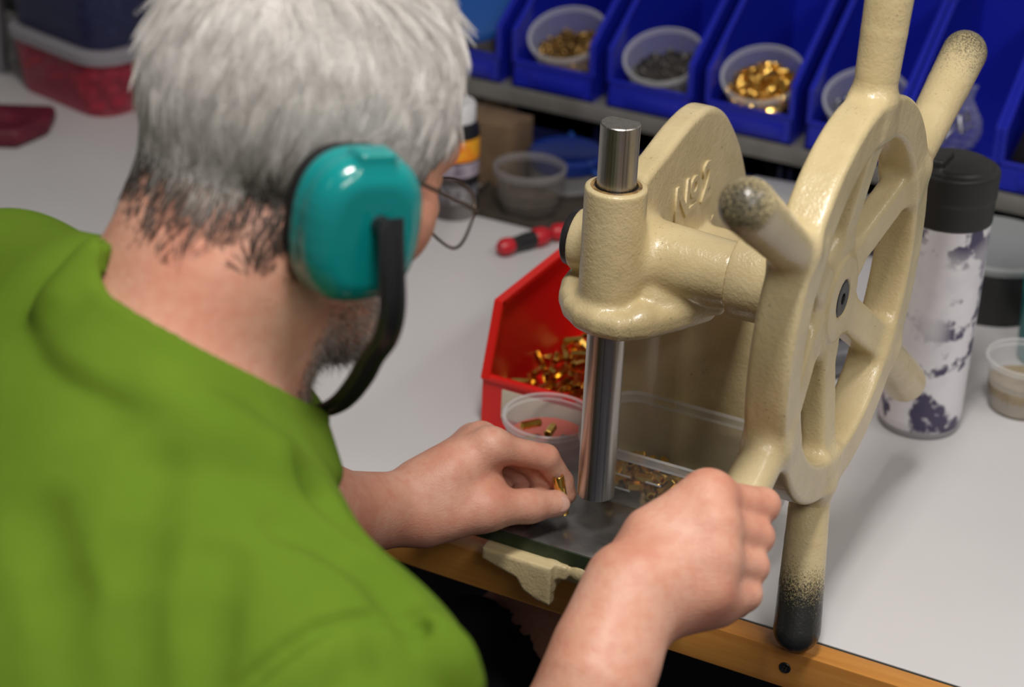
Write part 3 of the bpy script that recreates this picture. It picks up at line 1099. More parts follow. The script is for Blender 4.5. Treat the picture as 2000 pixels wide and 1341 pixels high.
# --- dark shorts
def build_shorts():
    s = Solid()
    for hip, kn in ((LHIP, LKN), (RHIP, RKN)):
        d = unit(kn - hip)
        s.limb(hip, hip + 0.885 * (kn - hip), 0.092, 0.074, k=0.03)
    s.limb(PEL + 0.06 * BU, PEL - 0.03 * BU, 0.135, 0.135, k=0.04, sq=(BR, 1.2))
    for hip, kn in ((LHIP, LKN), (RHIP, RKN)):
        s.limb(hip + 0.91 * (kn - hip), hip + 1.4 * (kn - hip), 0.067, 0.074, k=0.003, op='sub')
    V, Q = s.skin(0.005, (-0.5, -0.85, 0.35), (0.4, 0.15, 0.80))
    return worn(np_mesh('shorts', relax(V, Q, 2), Q, M_['denim']))
build_shorts()
for an in (LAN, RAN):
    s_ = Solid()
    s_.limb(an + V3(0, -0.025, -0.040), an + V3(0.022, 0.155, -0.052), 0.045, 0.036, k=0.03)
    s_.limb(an + V3(0, -0.01, -0.03), an + V3(0, -0.01, 0.01), 0.048, 0.046, k=0.03)
    s_.cut((0, 0, 0.002), (0, 0, -1), k=0.004)
    V, Q = s_.skin(0.005, an - 0.24, an + 0.24)
    worn(np_mesh('shoe', V, Q, M_['black']))

# --- hair: short grey strands, darker and thinner towards the nape
def strands(name, pts, tone, r0, m):
    n, k, _ = pts.shape
    cu = bpy.data.hair_curves.new(name)
    cu.add_curves([k] * n)
    cu.attributes['position'].data.foreach_set('vector', pts.astype(np.float32).ravel())
    ra = cu.attributes.get('radius') or cu.attributes.new('radius', 'FLOAT', 'POINT')
    taper = np.linspace(1, 0.25, k)
    ra.data.foreach_set('value', (r0 * np.tile(taper, n)).astype(np.float32))
    ta = cu.attributes.new('tone', 'FLOAT', 'POINT')
    ta.data.foreach_set('value', np.repeat(tone, k).astype(np.float32))
    cu.materials.append(m)
    o = bpy.data.objects.new(name, cu)
    link(o)
    return worn(o)

def hair_mat(name, stops):
    m = mat(name, (0.5, 0.5, 0.5), 0.42, spec=0.35)
    at_ = N(m, 'ShaderNodeAttribute', attribute_name='tone')
    L(m, ramp(m, at_.outputs['Fac'], stops), bsdf(m).inputs['Base Color'])
    return m

def on_skin(dirs, c, start=0.16, it=14):
    Pn = c + dirs * start
    for _ in range(it):
        d = body_solid.val(Pn, near=c, rad=0.2)
        Pn = Pn - dirs * d[:, None] * 0.9
    return Pn

def sm(x, a, b):
    t = np.clip((x - a) / (b - a), 0, 1)
    return t * t * (3 - 2 * t)

def make_hair(n=60000):
    c = hd(0, 0.0, 0.030)
    d = rng.normal(size=(n * 2, 3))
    d /= np.linalg.norm(d, axis=1)[:, None]
    root = on_skin(d, c)
    q = root - E_
    r, f, u = q @ R_, q @ F_, q @ U_
    lo = np.where(f < -0.04, -0.052 - 0.010 * np.abs(r) / 0.05, -0.052 + (f + 0.04) * 0.50)
    lo = np.where(np.abs(r) > 0.055, np.maximum(lo, -0.048), lo) + rng.normal(0, 0.006, len(f))
    fmax = np.where(u > 0.085, 0.095, 0.042 + 0.036 * sm(u, 0.005, 0.055)) + rng.normal(0, 0.003, len(f))
    ok = (u > lo) & (f < fmax)
    root, d, r, f, u, lo = root[ok][:n], d[ok][:n], r[ok][:n], f[ok][:n], u[ok][:n], lo[ok][:n]
    n = len(root)
    e = 0.002
    g = np.stack([body_solid.val(root + e * ax, near=c, rad=0.2) - body_solid.val(root - e * ax, near=c, rad=0.2) for ax in np.eye(3)], 1)
    nor = g / (np.linalg.norm(g, axis=1)[:, None] + 1e-9)
    whorl = hd(0.0, -0.060, 0.105)
    away = root - whorl
    away /= np.linalg.norm(away, axis=1)[:, None] + 1e-6
    top = sm(u, 0.07, 0.12)[:, None]
    side = (sm(f, -0.05, 0.03) * (1 - sm(u, 0.07, 0.12)))[:, None]
    comb = away * (0.35 + 0.9 * top) + (1 - 0.7 * top) * (-U_) - side * 0.55 * F_
    comb = comb + rng.normal(0, 0.10, (n, 3))
    comb -= nor * (comb * nor).sum(1)[:, None]
    comb /= np.linalg.norm(comb, axis=1)[:, None]
    fade = sm(u - lo, 0.0, 0.05)
    ln = (0.006 + 0.021 * fade) * rng.uniform(0.75, 1.2, n) * (1 - 0.45 * sm(f, 0.03, 0.075)) * (1 - 0.25 * sm(-f, 0.05, 0.08) * (1 - sm(u, 0.0, 0.03)))
    lift = 0.05 + 0.13 * fade
    # locks: strands lean towards a shared tip
    k = 3200
    gi = rng.choice(n, k, replace=False)
    best = np.full(n, 1e9)
    own = np.zeros(n, int)
    for a in range(0, k, 100):
        dd = ((root[:, None, :] - root[gi[a:a + 100]][None]) ** 2).sum(2)
        j = dd.argmin(1)
        v = dd[np.arange(n), j]
        w = v < best
        own[w] = gi[a + j[w]]
        best[w] = v[w]
    pull = (root[own] - root)
    ctone = rng.uniform(-0.13, 0.13, n)[own]
    cdir = rng.normal(0, 0.16, (n, 3))[own]
    tt = np.linspace(0, 1, 5)
    pts = np.stack([root + nor * 0.001 + ln[:, None] * (t * comb + t * lift[:, None] * nor * (1.3 - t) - 0.13 * t * t * nor + t * t * 0.6 * cdir) + pull * (0.55 * t) for t in tt], 1)
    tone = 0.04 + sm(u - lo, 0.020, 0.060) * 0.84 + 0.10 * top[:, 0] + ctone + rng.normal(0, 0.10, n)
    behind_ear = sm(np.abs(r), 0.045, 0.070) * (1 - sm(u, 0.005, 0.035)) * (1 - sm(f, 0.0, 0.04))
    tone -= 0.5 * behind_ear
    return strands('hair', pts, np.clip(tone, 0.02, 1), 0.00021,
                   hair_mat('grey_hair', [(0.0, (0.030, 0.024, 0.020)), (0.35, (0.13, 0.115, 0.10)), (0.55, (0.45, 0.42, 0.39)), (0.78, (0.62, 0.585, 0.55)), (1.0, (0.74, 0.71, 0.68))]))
make_hair()

def make_beard(n=9000):
    c = hd(0, 0.030, -0.075)
    d = rng.normal(size=(n * 4, 3))
    d /= np.linalg.norm(d, axis=1)[:, None]
    root = on_skin(d, c, 0.13)
    q = root - E_
    r, f, u = q @ R_, q @ F_, q @ U_
    ok = (u < -0.062 - 0.10 * np.clip(0.055 - f, 0, 0.06)) & (f > 0.018) & (u > -0.16) & ~((np.abs(r) < 0.022) & (u > -0.076) & (f > 0.072))
    root, d, u, f = root[ok][:n], d[ok][:n], u[ok][:n], f[ok][:n]
    n = len(root)
    ln = 0.0075 * rng.uniform(0.4, 1.2, n) * (0.45 + 0.55 * sm(-u, 0.075, 0.11))
    curl = rng.normal(0, 0.35, (n, 3))
    tt = np.linspace(0, 1, 4)
    pts = np.stack([root + ln[:, None] * (t * (0.80 * d - 0.25 * U_) + t * t * curl) for t in tt], 1)
    tone = 0.42 + 0.30 * sm(u, -0.12, -0.08) + rng.normal(0, 0.25, n)
    return strands('beard', pts, np.clip(tone, 0, 1), 0.00019,
                   hair_mat('beard_hair', [(0.0, (0.03, 0.022, 0.017)), (0.5, (0.16, 0.125, 0.10)), (1.0, (0.62, 0.57, 0.52))]))
make_beard()

# thumb nails
def nail(c, nrm, along, w=0.0064, l=0.0074):
    bm = bmesh.new()
    bmesh.ops.create_uvsphere(bm, u_segments=20, v_segments=10, radius=1)
    mt = frame_m(c, nrm, along) @ Matrix.Diagonal((l, w, 0.0016, 1))
    bmesh.ops.transform(bm, matrix=mt, verts=bm.verts)
    o = bm_obj('thumbnail', bm, mat('nail', (0.52, 0.29, 0.23), 0.5))
    return worn(o)
T2_, T3_ = V3((-0.0390, -0.0349, 0.8157)), V3((-0.0256, -0.0159, 0.8122))
view_side = unit(V3((0.0017, -0.0728, 0.8503)) - V3((-0.0338, 0.0051, 0.7981)))
nail(V3((-0.0197, -0.0203, 0.8159)), view_side + 0.10 * unit(T3_ - T2_), T3_ - T2_)

# ---------------------------------------------------------------- ear defenders
M_['teal'] = noisy('teal_gloss_plastic', (0.003, 0.215, 0.215), (0.003, 0.24, 0.235), 8, rough=0.20, spec=0.5, coat=0.3)
M_['band'] = mat('black_band_plastic', (0.014, 0.014, 0.016), 0.34)
muffs = thing('ear_defenders', 'pair of teal ear defenders with a black band passing under the chin of the person', 'ear defenders', tuple(hd(0, 0, 0)))
XINV = Matrix.Translation(-muffs.location)
def mpart(o, par=None):
    o.parent = par or muffs
    if par is None:
        o.matrix_parent_inverse = XINV
    return o
ca, sa = math.cos(math.radians(14)), math.sin(math.radians(14))
MU = unit(ca * U_ - sa * F_)
MF = unit(ca * F_ + sa * U_)
def superellipse(a, b, p, n=40):
    return [(math.copysign(abs(math.cos(t)) ** (2 / p), math.cos(t)) * a, math.copysign(abs(math.sin(t)) ** (2 / p), math.sin(t)) * b) for t in np.linspace(0, 2 * PI, n, endpoint=False)]
for sg in (1, -1):
    c = hd(sg * 0.102, -0.003, -0.010)
    s_ = Solid()
    s_.prism(c, MF, MU, superellipse(0.0345, 0.0415, 2.6), 0.0160, rnd=0.0150)
    s_.prism(c - sg * 0.010 * R_, MF, MU, superellipse(0.0353, 0.0423, 2.6), 0.0045, rnd=0.003, k=0.003)
    s_.box(c + sg * 0.004 * R_ + 0.0395 * MU, (0.011, 0.006, 0.008), axes=[MF, MU, R_], rnd=0.003, k=0.004)
    V, Q = s_.skin(0.0012, c - 0.075, c + 0.075)
    cup = mpart(np_mesh('ear_cup', relax(V, Q, 2), Q, M_['teal']))
    s_ = Solid()
    s_.prism(c - sg * 0.0205 * R_, MF, MU, superellipse(0.033, 0.040, 2.6), 0.0090, rnd=0.0075)
    V, Q = s_.skin(0.0018, c - 0.075, c + 0.075)
    mpart(np_mesh('cushion', relax(V, Q, 2), Q, M_['black']), cup)
    bm = bmesh.new()
    add_lathe(bm, [(0, 0.003), (0.004, 0.003), (0.0055, 0.001), (0.0055, -0.006)], 24, frame_m(hd(sg * 0.1245, -0.002, -0.002), sg * R_))
    mpart(bm_obj('pivot', bm, M_['band']), cup)
a0 = hd(0.1245, -0.001, 0.004)
bend = [a0, V3((0.0443, -0.3934, 1.1787)), V3((0.0455, -0.3943, 1.1539)), V3((0.0405, -0.3928, 1.1345)), V3((0.0295, -0.3892, 1.1175)), V3((0.0176, -0.3811, 1.0978)), V3((-0.0024, -0.3679, 1.0723)),
        V3((-0.0268, -0.3533, 1.0531)), V3((-0.0535, -0.3351, 1.0424)), V3((-0.0887, -0.3150, 1.0422)), hd(-0.115, 0.010, -0.09), hd(-0.1245, -0.001, 0.004)]
band_path = catmull(bend, 8)
bm = bmesh.new()
add_tube(bm, band_path, 0.0020, seg=16, wide=0.0078, ref=tuple(F_))
band = mpart(bm_obj('headband', bm, M_['band']))
rib = []
for p in band_path[3:-3]:
    rib.append(V3(*p))
for off in (0.0045, -0.0045):
    bm = bmesh.new()
    pts = [p + off * F_ + 0.0018 * unit(np.array([p[0], p[1], p[2]]) - hd(0, 0.03, -0.04)) for p in rib]
    add_tube(bm, pts, 0.0016, seg=8)
    mpart(bm_obj('stiffening_rib', bm, M_['band']), band)

# ---------------------------------------------------------------- spectacles
specs_ = thing('spectacles', 'thin wire framed spectacles worn by the person, lens just showing past the cheek', 'glasses', tuple(hd(0, 0.11, 0)))
SINV = Matrix.Translation(-specs_.location)
wire = mat('dark_wire', (0.10, 0.075, 0.055), 0.35, metal=0.7)
lens_m = clear_plastic('spectacle_lens', (0.9, 0.9, 0.9), 0.02, 0.05)
def spart(o):
    o.parent = specs_
    o.matrix_parent_inverse = SINV
    return o
for sg in (1, -1):
    c = hd(sg * 0.035, 0.098, -0.008)
    pl = [c + x * R_ * sg + y * U_ - 0.004 * (x / 0.026) ** 2 * F_ for x, y in superellipse(0.026, 0.0185, 2.5, 36)]
    spart(tube_obj('rim', pl, 0.0009, wire, closed=True, seg=8))
    me = mesh_obj('lens', pl + [tuple(c + 0.0015 * F_)], [(i, (i + 1) % 36, 36) for i in range(36)], lens_m)
    spart(me)
    spart(tube_obj('temple', [hd(sg * 0.060, 0.095, 0.003), hd(sg * 0.069, 0.086, 0.006), hd(sg * 0.074, 0.045, 0.014), hd(sg * 0.080, -0.002, 0.022), hd(sg * 0.078, -0.03, 0.006)], 0.0013, wire, seg=8))
spart(tube_obj('bridge', [hd(-0.010, 0.100, -0.002), hd(0, 0.104, 0.002), hd(0.010, 0.100, -0.002)], 0.001, wire, seg=8))


# ---------------------------------------------------------------- shelf of blue bins at the back of the bench
shelf = thing('bin_shelf', 'low grey steel shelf carrying the row of blue bins at the back of the bench', 'shelf', (0, 0.9, 0.75))
SHI = Matrix.Translation(-shelf.location)
def shp(o):
    o.parent = shelf
    o.matrix_parent_inverse = SHI
    return o
SZ = 0.829
shp(box_obj('shelf_board', (-0.05, 0.915, SZ - 0.002), (1.16, 0.33, 0.003), M_['shelf'], bevel=0.0006))
shp(box_obj('front_lip', (-0.05, 0.751, SZ - 0.0098), (1.16, 0.0025, 0.0185), M_['shelf'], bevel=0.0006))
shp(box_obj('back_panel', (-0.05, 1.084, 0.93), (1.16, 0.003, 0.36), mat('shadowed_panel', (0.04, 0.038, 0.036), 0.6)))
upr_m = noisy('brown_pegboard', (0.135, 0.085, 0.045), (0.185, 0.120, 0.065), 30, rough=0.7, bumps=0.2)
for ux, uw in ((-0.508, 0.075), (0.505, 0.05)):
    up = shp(box_obj('upright', (ux, 0.800, 0.7895), (uw, 0.012, 0.075), upr_m, bevel=0.001))
    bm = bmesh.new()
    for i in range(2):
        for j in range(3):
            add_lathe(bm, [(0, 0.0004), (0.0035, 0.0004), (0.0042, 0.0)], 12, frame_m((ux - 0.016 + 0.032 * i, 0.7938, 0.766 + 0.022 * j), (0, -1, 0)))
    h_ = bm_obj('peg_hole', bm, M_['dark_seam'], up)
    h_['kind'] = 'stuff'

BW, BD, BH, LIP = 0.103, 0.27, 0.150, 0.031
def bin_mesh(W, D, prof, lip, t=0.0024, rim=0.0032):
    """open-fronted stacking bin; prof = side outline [(y, z)] from lip foot to back foot"""
    bm = bmesh.new()
    def side(x0, x1, pr):
        a = [bm.verts.new((x0, y, z)) for y, z in pr]
        b = [bm.verts.new((x1, y, z)) for y, z in pr]
        n = len(pr)
        bm.faces.new(a[::-1])
        bm.faces.new(b)
        for i in range(n):
            j = (i + 1) % n
            bm.faces.new((a[i], a[j], b[j], b[i]))
    for sg in (-1, 1):
        x = sg * (W / 2 - t / 2)
        side(x - t / 2, x + t / 2, prof)
        # rolled rim along the open edge of the side
        edge = prof[1:-1]
        for (y0, z0), (y1, z1) in zip(edge, edge[1:]):
            L_ = math.hypot(y1 - y0, z1 - z0)
            a = math.atan2(z1 - z0, y1 - y0)
            add_box(bm, (sg * (W / 2 - rim + 0.0004), (y0 + y1) / 2, (z0 + z1) / 2), (rim * 2, L_ + rim, rim * 1.5), Matrix.Rotation(a, 3, 'X'), 0.0010, 1)
    add_box(bm, (0, D / 2, t / 2), (W - 0.001, D, t))
    add_box(bm, (0, D - t / 2, prof[-2][1] / 2), (W - 0.001, t, prof[-2][1]))
    add_box(bm, (0, t / 2, lip / 2), (W - 0.001, t, lip))
    add_box(bm, (0, t / 2 - 0.0006, lip), (W, rim * 1.5, rim * 1.3), None, 0.001, 1)
    return bm

side_prof = [(0.0, 0.0), (0.0, LIP), (-0.002, 0.068), (0.125, BH), (BD, BH), (BD, 0.0)]
def blue_bin(x, name_label, group, z=SZ, y=0.756, tilt=0.0, shade=None):
    t = thing('stacking_bin', name_label, 'bin', (x, y, z), (tilt, 0, 0), group)
    bm = bin_mesh(BW, BD, side_prof, LIP)
    bm_obj('bin_body', bm, shade or M_['blue_bin'], t, angle=30)
    box_obj('label_panel', (0.006, -0.0014, LIP * 0.46), (BW * 0.66, 0.0012, LIP * 0.50), shade or M_['blue_bin'], t, bevel=0.0005)
    box_obj('divider_slot', (0, 0.135, 0.0040), (BW - 0.008, 0.0025, 0.004), shade or M_['blue_bin'], t, bevel=0.0008)
    return t
BX = [-0.532, -0.414, -0.294, -0.1755, -0.0575, 0.048, 0.152]
WHAT = ['blue bin holding the blue-lidded cup, half hidden by the grey hair', 'blue bin with a cup a quarter full of brass bits, second of the row',
        'blue bin holding the cup of dark grey bits, above the steel ram', 'blue bin holding the cup heaped with golden beads',
        'blue bin behind the top of the hand wheel holding the cup of silver bits', 'blue bin holding a clear bag of silver screws, above the black bottle lid',
        'blue bin cut by the frame edge, holding a black and red packet']
for x, w in zip(BX, WHAT):
    blue_bin(x, w, 'blue stacking bins on the shelf')

def cup(loc, label, R=0.0445, r=0.036, h=0.052, tilt=(0, 0, 0), group='clear plastic cups', m=None, seg=44):
    t = thing('plastic_cup', label, 'cup', loc, tilt, group)
    lathe_obj('cup_wall', [(0, 0.0006), (r - 0.003, 0.0006), (r, 0.003), (R - 0.001, h - 0.006)], m or M_['clear'], t, seg)
    lathe_obj('rim', [(R - 0.001, h - 0.006), (R + 0.0018, h - 0.0055), (R + 0.0020, h - 0.001), (R + 0.0008, h), (R - 0.0012, h - 0.0008)], M_['rim'], t, seg)
    return t

def bead_heap(name, n, R, z0, hgt, size, m, mtx, label, seed=1, flat=False):
    """a heap nobody could count: one object of little rings and lumps"""
    rg = np.random.default_rng(seed)
    bm = bmesh.new()
    for i in range(n):
        a = rg.uniform(0, 2 * PI)
        q = R * math.sqrt(rg.uniform(0, 1))
        top = z0 + hgt * (1 - (q / R) ** 2)
        z = top - size * rg.uniform(0, 1.2)
        s_ = size * rg.uniform(0.8, 1.25)
        rot = Matrix.Rotation(rg.uniform(0, PI), 4, Vector(rg.normal(size=3)).normalized())
        mt = Matrix.Translation((q * math.cos(a), q * math.sin(a), z)) @ rot
        add_lathe(bm, [(s_ * 0.25, -s_ * 0.5), (s_ * 0.55, -s_ * 0.35), (s_ * 0.55, s_ * 0.35), (s_ * 0.25, s_ * 0.5)], 8, mt)
    # the packed body of the heap underneath
    add_lathe(bm, [(0, 0.002), (R * 0.78, 0.002), (R * 0.93, z0 - size * 1.3), (R * 0.6, z0 + hgt * 0.3), (0, z0 + hgt * 0.5)], 24)
    bm.transform(mtx)
    o = bm_obj(name, bm, m, angle=50)
    return tag(o, label, 'beads', None, 'stuff')

silver = mat('silver_bits', (0.55, 0.55, 0.57), 0.3, metal=1.0)
dark_bits = noisy('dark_grey_bits', (0.05, 0.045, 0.04), (0.13, 0.12, 0.11), 200, rough=0.4, metal=0.5)
brown_bits = noisy('brown_brass_bits', (0.40, 0.24, 0.07), (0.16, 0.09, 0.03), 200, rough=0.35, metal=0.8)
T_ = math.radians(25)
cups = [
    (BX[0], 0.812, 0.850, 'pale cup with a blue lid in the bin beside the grey hair', None),
    (BX[1], 0.812, 0.846, 'clear cup a quarter full of brass bits, in the second bin of the row', (brown_bits, 0.022, 0.006, 0.0050, 'brass bits low in the cup of the second bin')),
    (BX[2], 0.812, 0.843, 'clear cup of dark grey bits in the bin above the steel ram', (dark_bits, 0.024, 0.004, 0.0045, 'dark grey bits filling the cup above the ram')),
    (BX[3], 0.810, 0.846, 'clear cup heaped with golden beads, third cup in the row', (M_['brass'], 0.029, 0.013, 0.0044, 'golden beads heaped in the third cup')),
    (BX[4], 0.812, 0.843, 'clear cup of silver bits behind the top handle of the wheel', (silver, 0.025, 0.006, 0.0055, 'silver bits in the cup behind the top handle')),
]
for i, (x, y, z, lab, fill) in enumerate(cups):
    t = cup((x, y, z), lab, tilt=(T_, 0, 0), group='clear cups in the blue bins')
    mt = Matrix.Translation((x, y, z)) @ Matrix.Rotation(T_, 4, 'X')
    if fill:
        m, z0, hg, sz, lb = fill
        bead_heap('bead_heap', 260, 0.0372 + 0.004 * z0 / 0.025, z0, hg, sz, m, mt, lb, seed=i + 3)
    else:
        lathe_obj('blue_lid', [(0, 0.053), (0.040, 0.053), (0.0485, 0.055), (0.0495, 0.050), (0.0490, 0.0455)], mat('sky_blue_lid', (0.02, 0.10, 0.38), 0.3), t, 40)
        lathe_obj('pale_filling', [(0, 0.002), (0.034, 0.002), (0.043, 0.044), (0, 0.044)], mat('pale_filling', (0.55, 0.50, 0.42), 0.7), t, 40)

# clear bag of screws and the black packet, in the two right-hand bins
def bag():
    t = thing('zip_bag', 'clear bag of silver screws standing in the bin above the bottle lid', 'bag', (0.040, 0.800, 0.850))
    s_ = Solid()
    s_.ell((0.038, 0.800, 0.872), (0.030, 0.016, 0.028), k=0.01)
    s_.limb((0.030, 0.802, 0.885), (0.052, 0.808, 0.915), 0.011, 0.004, k=0.015)
    s_.limb((0.046, 0.802, 0.885), (0.028, 0.808, 0.912), 0.010, 0.004, k=0.015)
    V, Q = s_.skin(0.002, (-0.02, 0.75, 0.82), (0.10, 0.85, 0.94))
    V = V + 0.0012 * np.sin(V[:, [1, 2, 0]] * 700)
    o = np_mesh('film', V, Q, clear_plastic('bag_film', (0.8, 0.8, 0.85), 0.10, 0.12), t)
    o.matrix_parent_inverse = Matrix.Translation(-t.location)
bag()
rg = np.random.default_rng(12)
for k in range(12):
    p = (0.038 + rg.uniform(-0.018, 0.018), 0.797 + rg.uniform(-0.007, 0.007), 0.856 + 0.0034 * k)
    s_ = thing('screw', 'silver screw in the clear bag above the bottle lid', 'screw', p, (rg.uniform(0, PI), rg.uniform(0, PI), rg.uniform(0, PI)), 'silver screws in the bag')
    lathe_obj('shank', [(0, -0.011), (0.0015, -0.008), (0.0016, 0.007)], silver, s_, 10)
    lathe_obj('head', [(0.0016, 0.006), (0.0040, 0.0082), (0.0040, 0.0090), (0, 0.0094)], silver, s_, 12)

def packet():
    R3 = Matrix.Rotation(math.radians(-14), 3, 'X') @ Matrix.Rotation(math.radians(14), 3, 'Y')
    t = thing('black_packet', 'black packet with a red panel and white lettering, cut by the right frame edge', 'packet', (0.110, 0.790, 0.852), R3.to_euler())
    box_obj('case', (0.032, 0, 0.058), (0.070, 0.026, 0.116), mat('black_card', (0.012, 0.010, 0.012), 0.35), t, bevel=0.004)
    red = mat('red_print', (0.60, 0.012, 0.025), 0.4)
    pts = [(0.012, 0.050), (0.022, 0.028), (0.062, 0.028), (0.062, 0.100), (0.012, 0.100)]
    mesh_obj('red_panel', [(x, -0.0136, z) for x, z in pts] + [(x, -0.0131, z) for x, z in pts], [(0, 1, 2, 3, 4), (9, 8, 7, 6, 5)] + [(i, (i + 1) % 5, 5 + (i + 1) % 5, 5 + i) for i in range(5)], red, t, smooth=False)
    cu = bpy.data.curves.new('lettering', 'FONT')
    cu.body = 'Tool'
    cu.size = 0.030
    cu.shear = 0.3
    cu.extrude = 0.0003
    cu.offset = 0.0006
    o = bpy.data.objects.new('lettering_tmp', cu)
    COL.objects.link(o)
    me = bpy.data.meshes.new_from_object(o.evaluated_get(bpy.context.evaluated_depsgraph_get()))
    bpy.data.objects.remove(o)
    a = math.radians(62)
    me.transform(Matrix.Translation((0.034, -0.0140, 0.040)) @ Matrix.Rotation(-a, 4, 'Y') @ Matrix.Rotation(PI / 2, 4, 'X'))
    me.materials.clear()
    me.materials.append(mat('white_print', (0.75, 0.72, 0.74), 0.5))
    link(bpy.data.objects.new('lettering', me), t)
packet()

# ---------------------------------------------------------------- under the shelf
shaded_blue = mat('deep_blue_plastic', (0.005, 0.008, 0.055), 0.35)  # same kind of bins, with the under-shelf shade put into the blue
DARK = ['deep blue bin in the dark under the shelf, behind the spray can', 'deep blue bin in the dark under the shelf, behind the blue lid',
        'deep blue bin in the dark under the shelf, just left of the press web', 'deep blue bin under the shelf behind the black cable',
        'deep blue bin under the shelf behind the grey canister', 'deep blue bin under the shelf behind the black bottle lid', 'deep blue bin under the shelf behind the lidded tub']
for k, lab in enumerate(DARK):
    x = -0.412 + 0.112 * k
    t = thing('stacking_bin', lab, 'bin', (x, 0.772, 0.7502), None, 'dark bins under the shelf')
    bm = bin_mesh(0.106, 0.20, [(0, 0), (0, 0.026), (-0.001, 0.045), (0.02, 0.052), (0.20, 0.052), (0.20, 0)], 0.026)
    bm_obj('bin_body', bm, shaded_blue, t, angle=30)
    box_obj('label_panel', (0, -0.0014, 0.012), (0.07, 0.0012, 0.013), shaded_blue, t, bevel=0.0005)
t = thing('cardboard_box', 'small brown cardboard box standing behind the spray can', 'box', (-0.462, 0.672, 0.7502))  # added box, widened to cover a bright strip of bench in the dark
box_obj('carton', (0.004, 0, 0.036), (0.100, 0.055, 0.072), upr_m, t, bevel=0.001)
box_obj('flap', (0.004, -0.012, 0.0738), (0.098, 0.030, 0.0015), upr_m, t, Matrix.Rotation(0.08, 3, 'X'), bevel=0.0004)
t = thing('dark_tray', 'shallow dark brown tray under the shelf holding the clear tub and the blue-lidded jar', 'tray', (-0.345, 0.655, 0.7502))  # added tray; its dark colour stands for the dim bench under the shelf
tray_m = noisy('dark_brown_tray', (0.040, 0.030, 0.022), (0.060, 0.046, 0.034), 30, rough=0.6)
box_obj('tray_floor', (0, 0, 0.0015), (0.175, 0.180, 0.003), tray_m, t, bevel=0.0008)
for sx_, sy_, w_, d_ in ((0, -0.0885, 0.175, 0.003), (0, 0.0885, 0.175, 0.003), (-0.086, 0, 0.003, 0.180), (0.086, 0, 0.003, 0.180)):
    box_obj('tray_edge', (sx_, sy_, 0.005), (w_, d_, 0.008), tray_m, t, bevel=0.0008)
t = thing('lidded_jar', 'low jar with a shiny blue lid behind the clear tub, under the shelf', 'jar', (-0.360, 0.690, 0.7536))
lathe_obj('jar_body', [(0, 0), (0.036, 0), (0.040, 0.004), (0.041, 0.034)], M_['clear'], t)
lathe_obj('lid', [(0.043, 0.026), (0.044, 0.038), (0.040, 0.042), (0.036, 0.0405), (0, 0.0415)], mat('blue_lid', (0.004, 0.022, 0.17), 0.15, coat=0.5), t)
smoky = clear_plastic('smoky_tub_plastic', (0.34, 0.32, 0.30), 0.16, 0.3)
smoky_rim = clear_plastic('smoky_tub_rim', (0.42, 0.40, 0.40), 0.40, 0.3)
t = thing('plastic_tub', 'round clear tub with a thick rim, empty, between the spray can and the jar', 'tub', (-0.364, 0.606, 0.7536))
lathe_obj('tub_wall', [(0, 0.0006), (0.029, 0.0006), (0.032, 0.003), (0.037, 0.046)], smoky, t)
lathe_obj('rim', [(0.037, 0.042), (0.0395, 0.043), (0.0400, 0.050), (0.0380, 0.051), (0.0365, 0.046)], smoky_rim, t)
lathe_obj('dark_bottom', [(0, 0.003), (0.031, 0.003), (0.0325, 0.014), (0, 0.016)], noisy('brown_dregs', (0.10, 0.075, 0.05), (0.05, 0.04, 0.03), 90), t)

def screwdriver(p, ang, label, grip_m, end_m, shaft=True):
    t = thing('screwdriver', label, 'screwdriver', p, (0, 0, ang), 'screwdrivers on the bench')
    X90 = Matrix.Rotation(PI / 2, 4, 'Y')
    lathe_obj('end_cap', [(0, -0.002), (0.006, -0.0015), (0.0090, 0.003), (0.0095, 0.009), (0.0085, 0.014)], end_m, t, 20, X90)
    lathe_obj('grip', [(0.0085, 0.013), (0.0075, 0.020), (0.0088, 0.035), (0.0085, 0.045)], grip_m, t, 20, X90)
    lathe_obj('collar', [(0.0085, 0.044), (0.0105, 0.048), (0.0100, 0.058), (0.005, 0.066), (0, 0.067)], end_m, t, 20, X90)
    lathe_obj('blade', [(0.0026, 0.06), (0.0026, 0.135), (0.001, 0.143), (0, 0.143)], silver, t, 12, X90)
red_grip = mat('red_grip', (0.50, 0.012, 0.022), 0.35)
screwdriver((-0.334, 0.484, 0.7605), math.radians(66), 'screwdriver with red ends and black grip lying left of the press', M_['black'], red_grip)
screwdriver((-0.306, 0.548, 0.7605), math.radians(52), 'dark red gripped screwdriver lying against the black gripped one', mat('dark_red_grip', (0.24, 0.006, 0.016), 0.4), red_grip)
tag(tube_obj('blue_cable', catmull([(-0.3851, 0.7521, 0.7880), (-0.3628, 0.7237, 0.7847), (-0.3362, 0.6978, 0.7820), (-0.3101, 0.6721, 0.7802), (-0.235, 0.675, 0.7540), (-0.19, 0.66, 0.7540)], 8), 0.0035, mat('blue_cord', (0.02, 0.07, 0.30), 0.35)),
    'glossy blue cord curling down from under the shelf behind the ram', 'cord')
tag(tube_obj('black_cable', catmull([(-0.1897, 0.8305, 0.8005), (-0.1681, 0.8158, 0.7779), (-0.1392, 0.7938, 0.7579), (-0.1078, 0.7629, 0.7424), (-0.07, 0.70, 0.7545), (0.02, 0.72, 0.7545)], 8), 0.0045, M_['black']),
    'black cable hanging below the blue bins behind the press', 'cable')

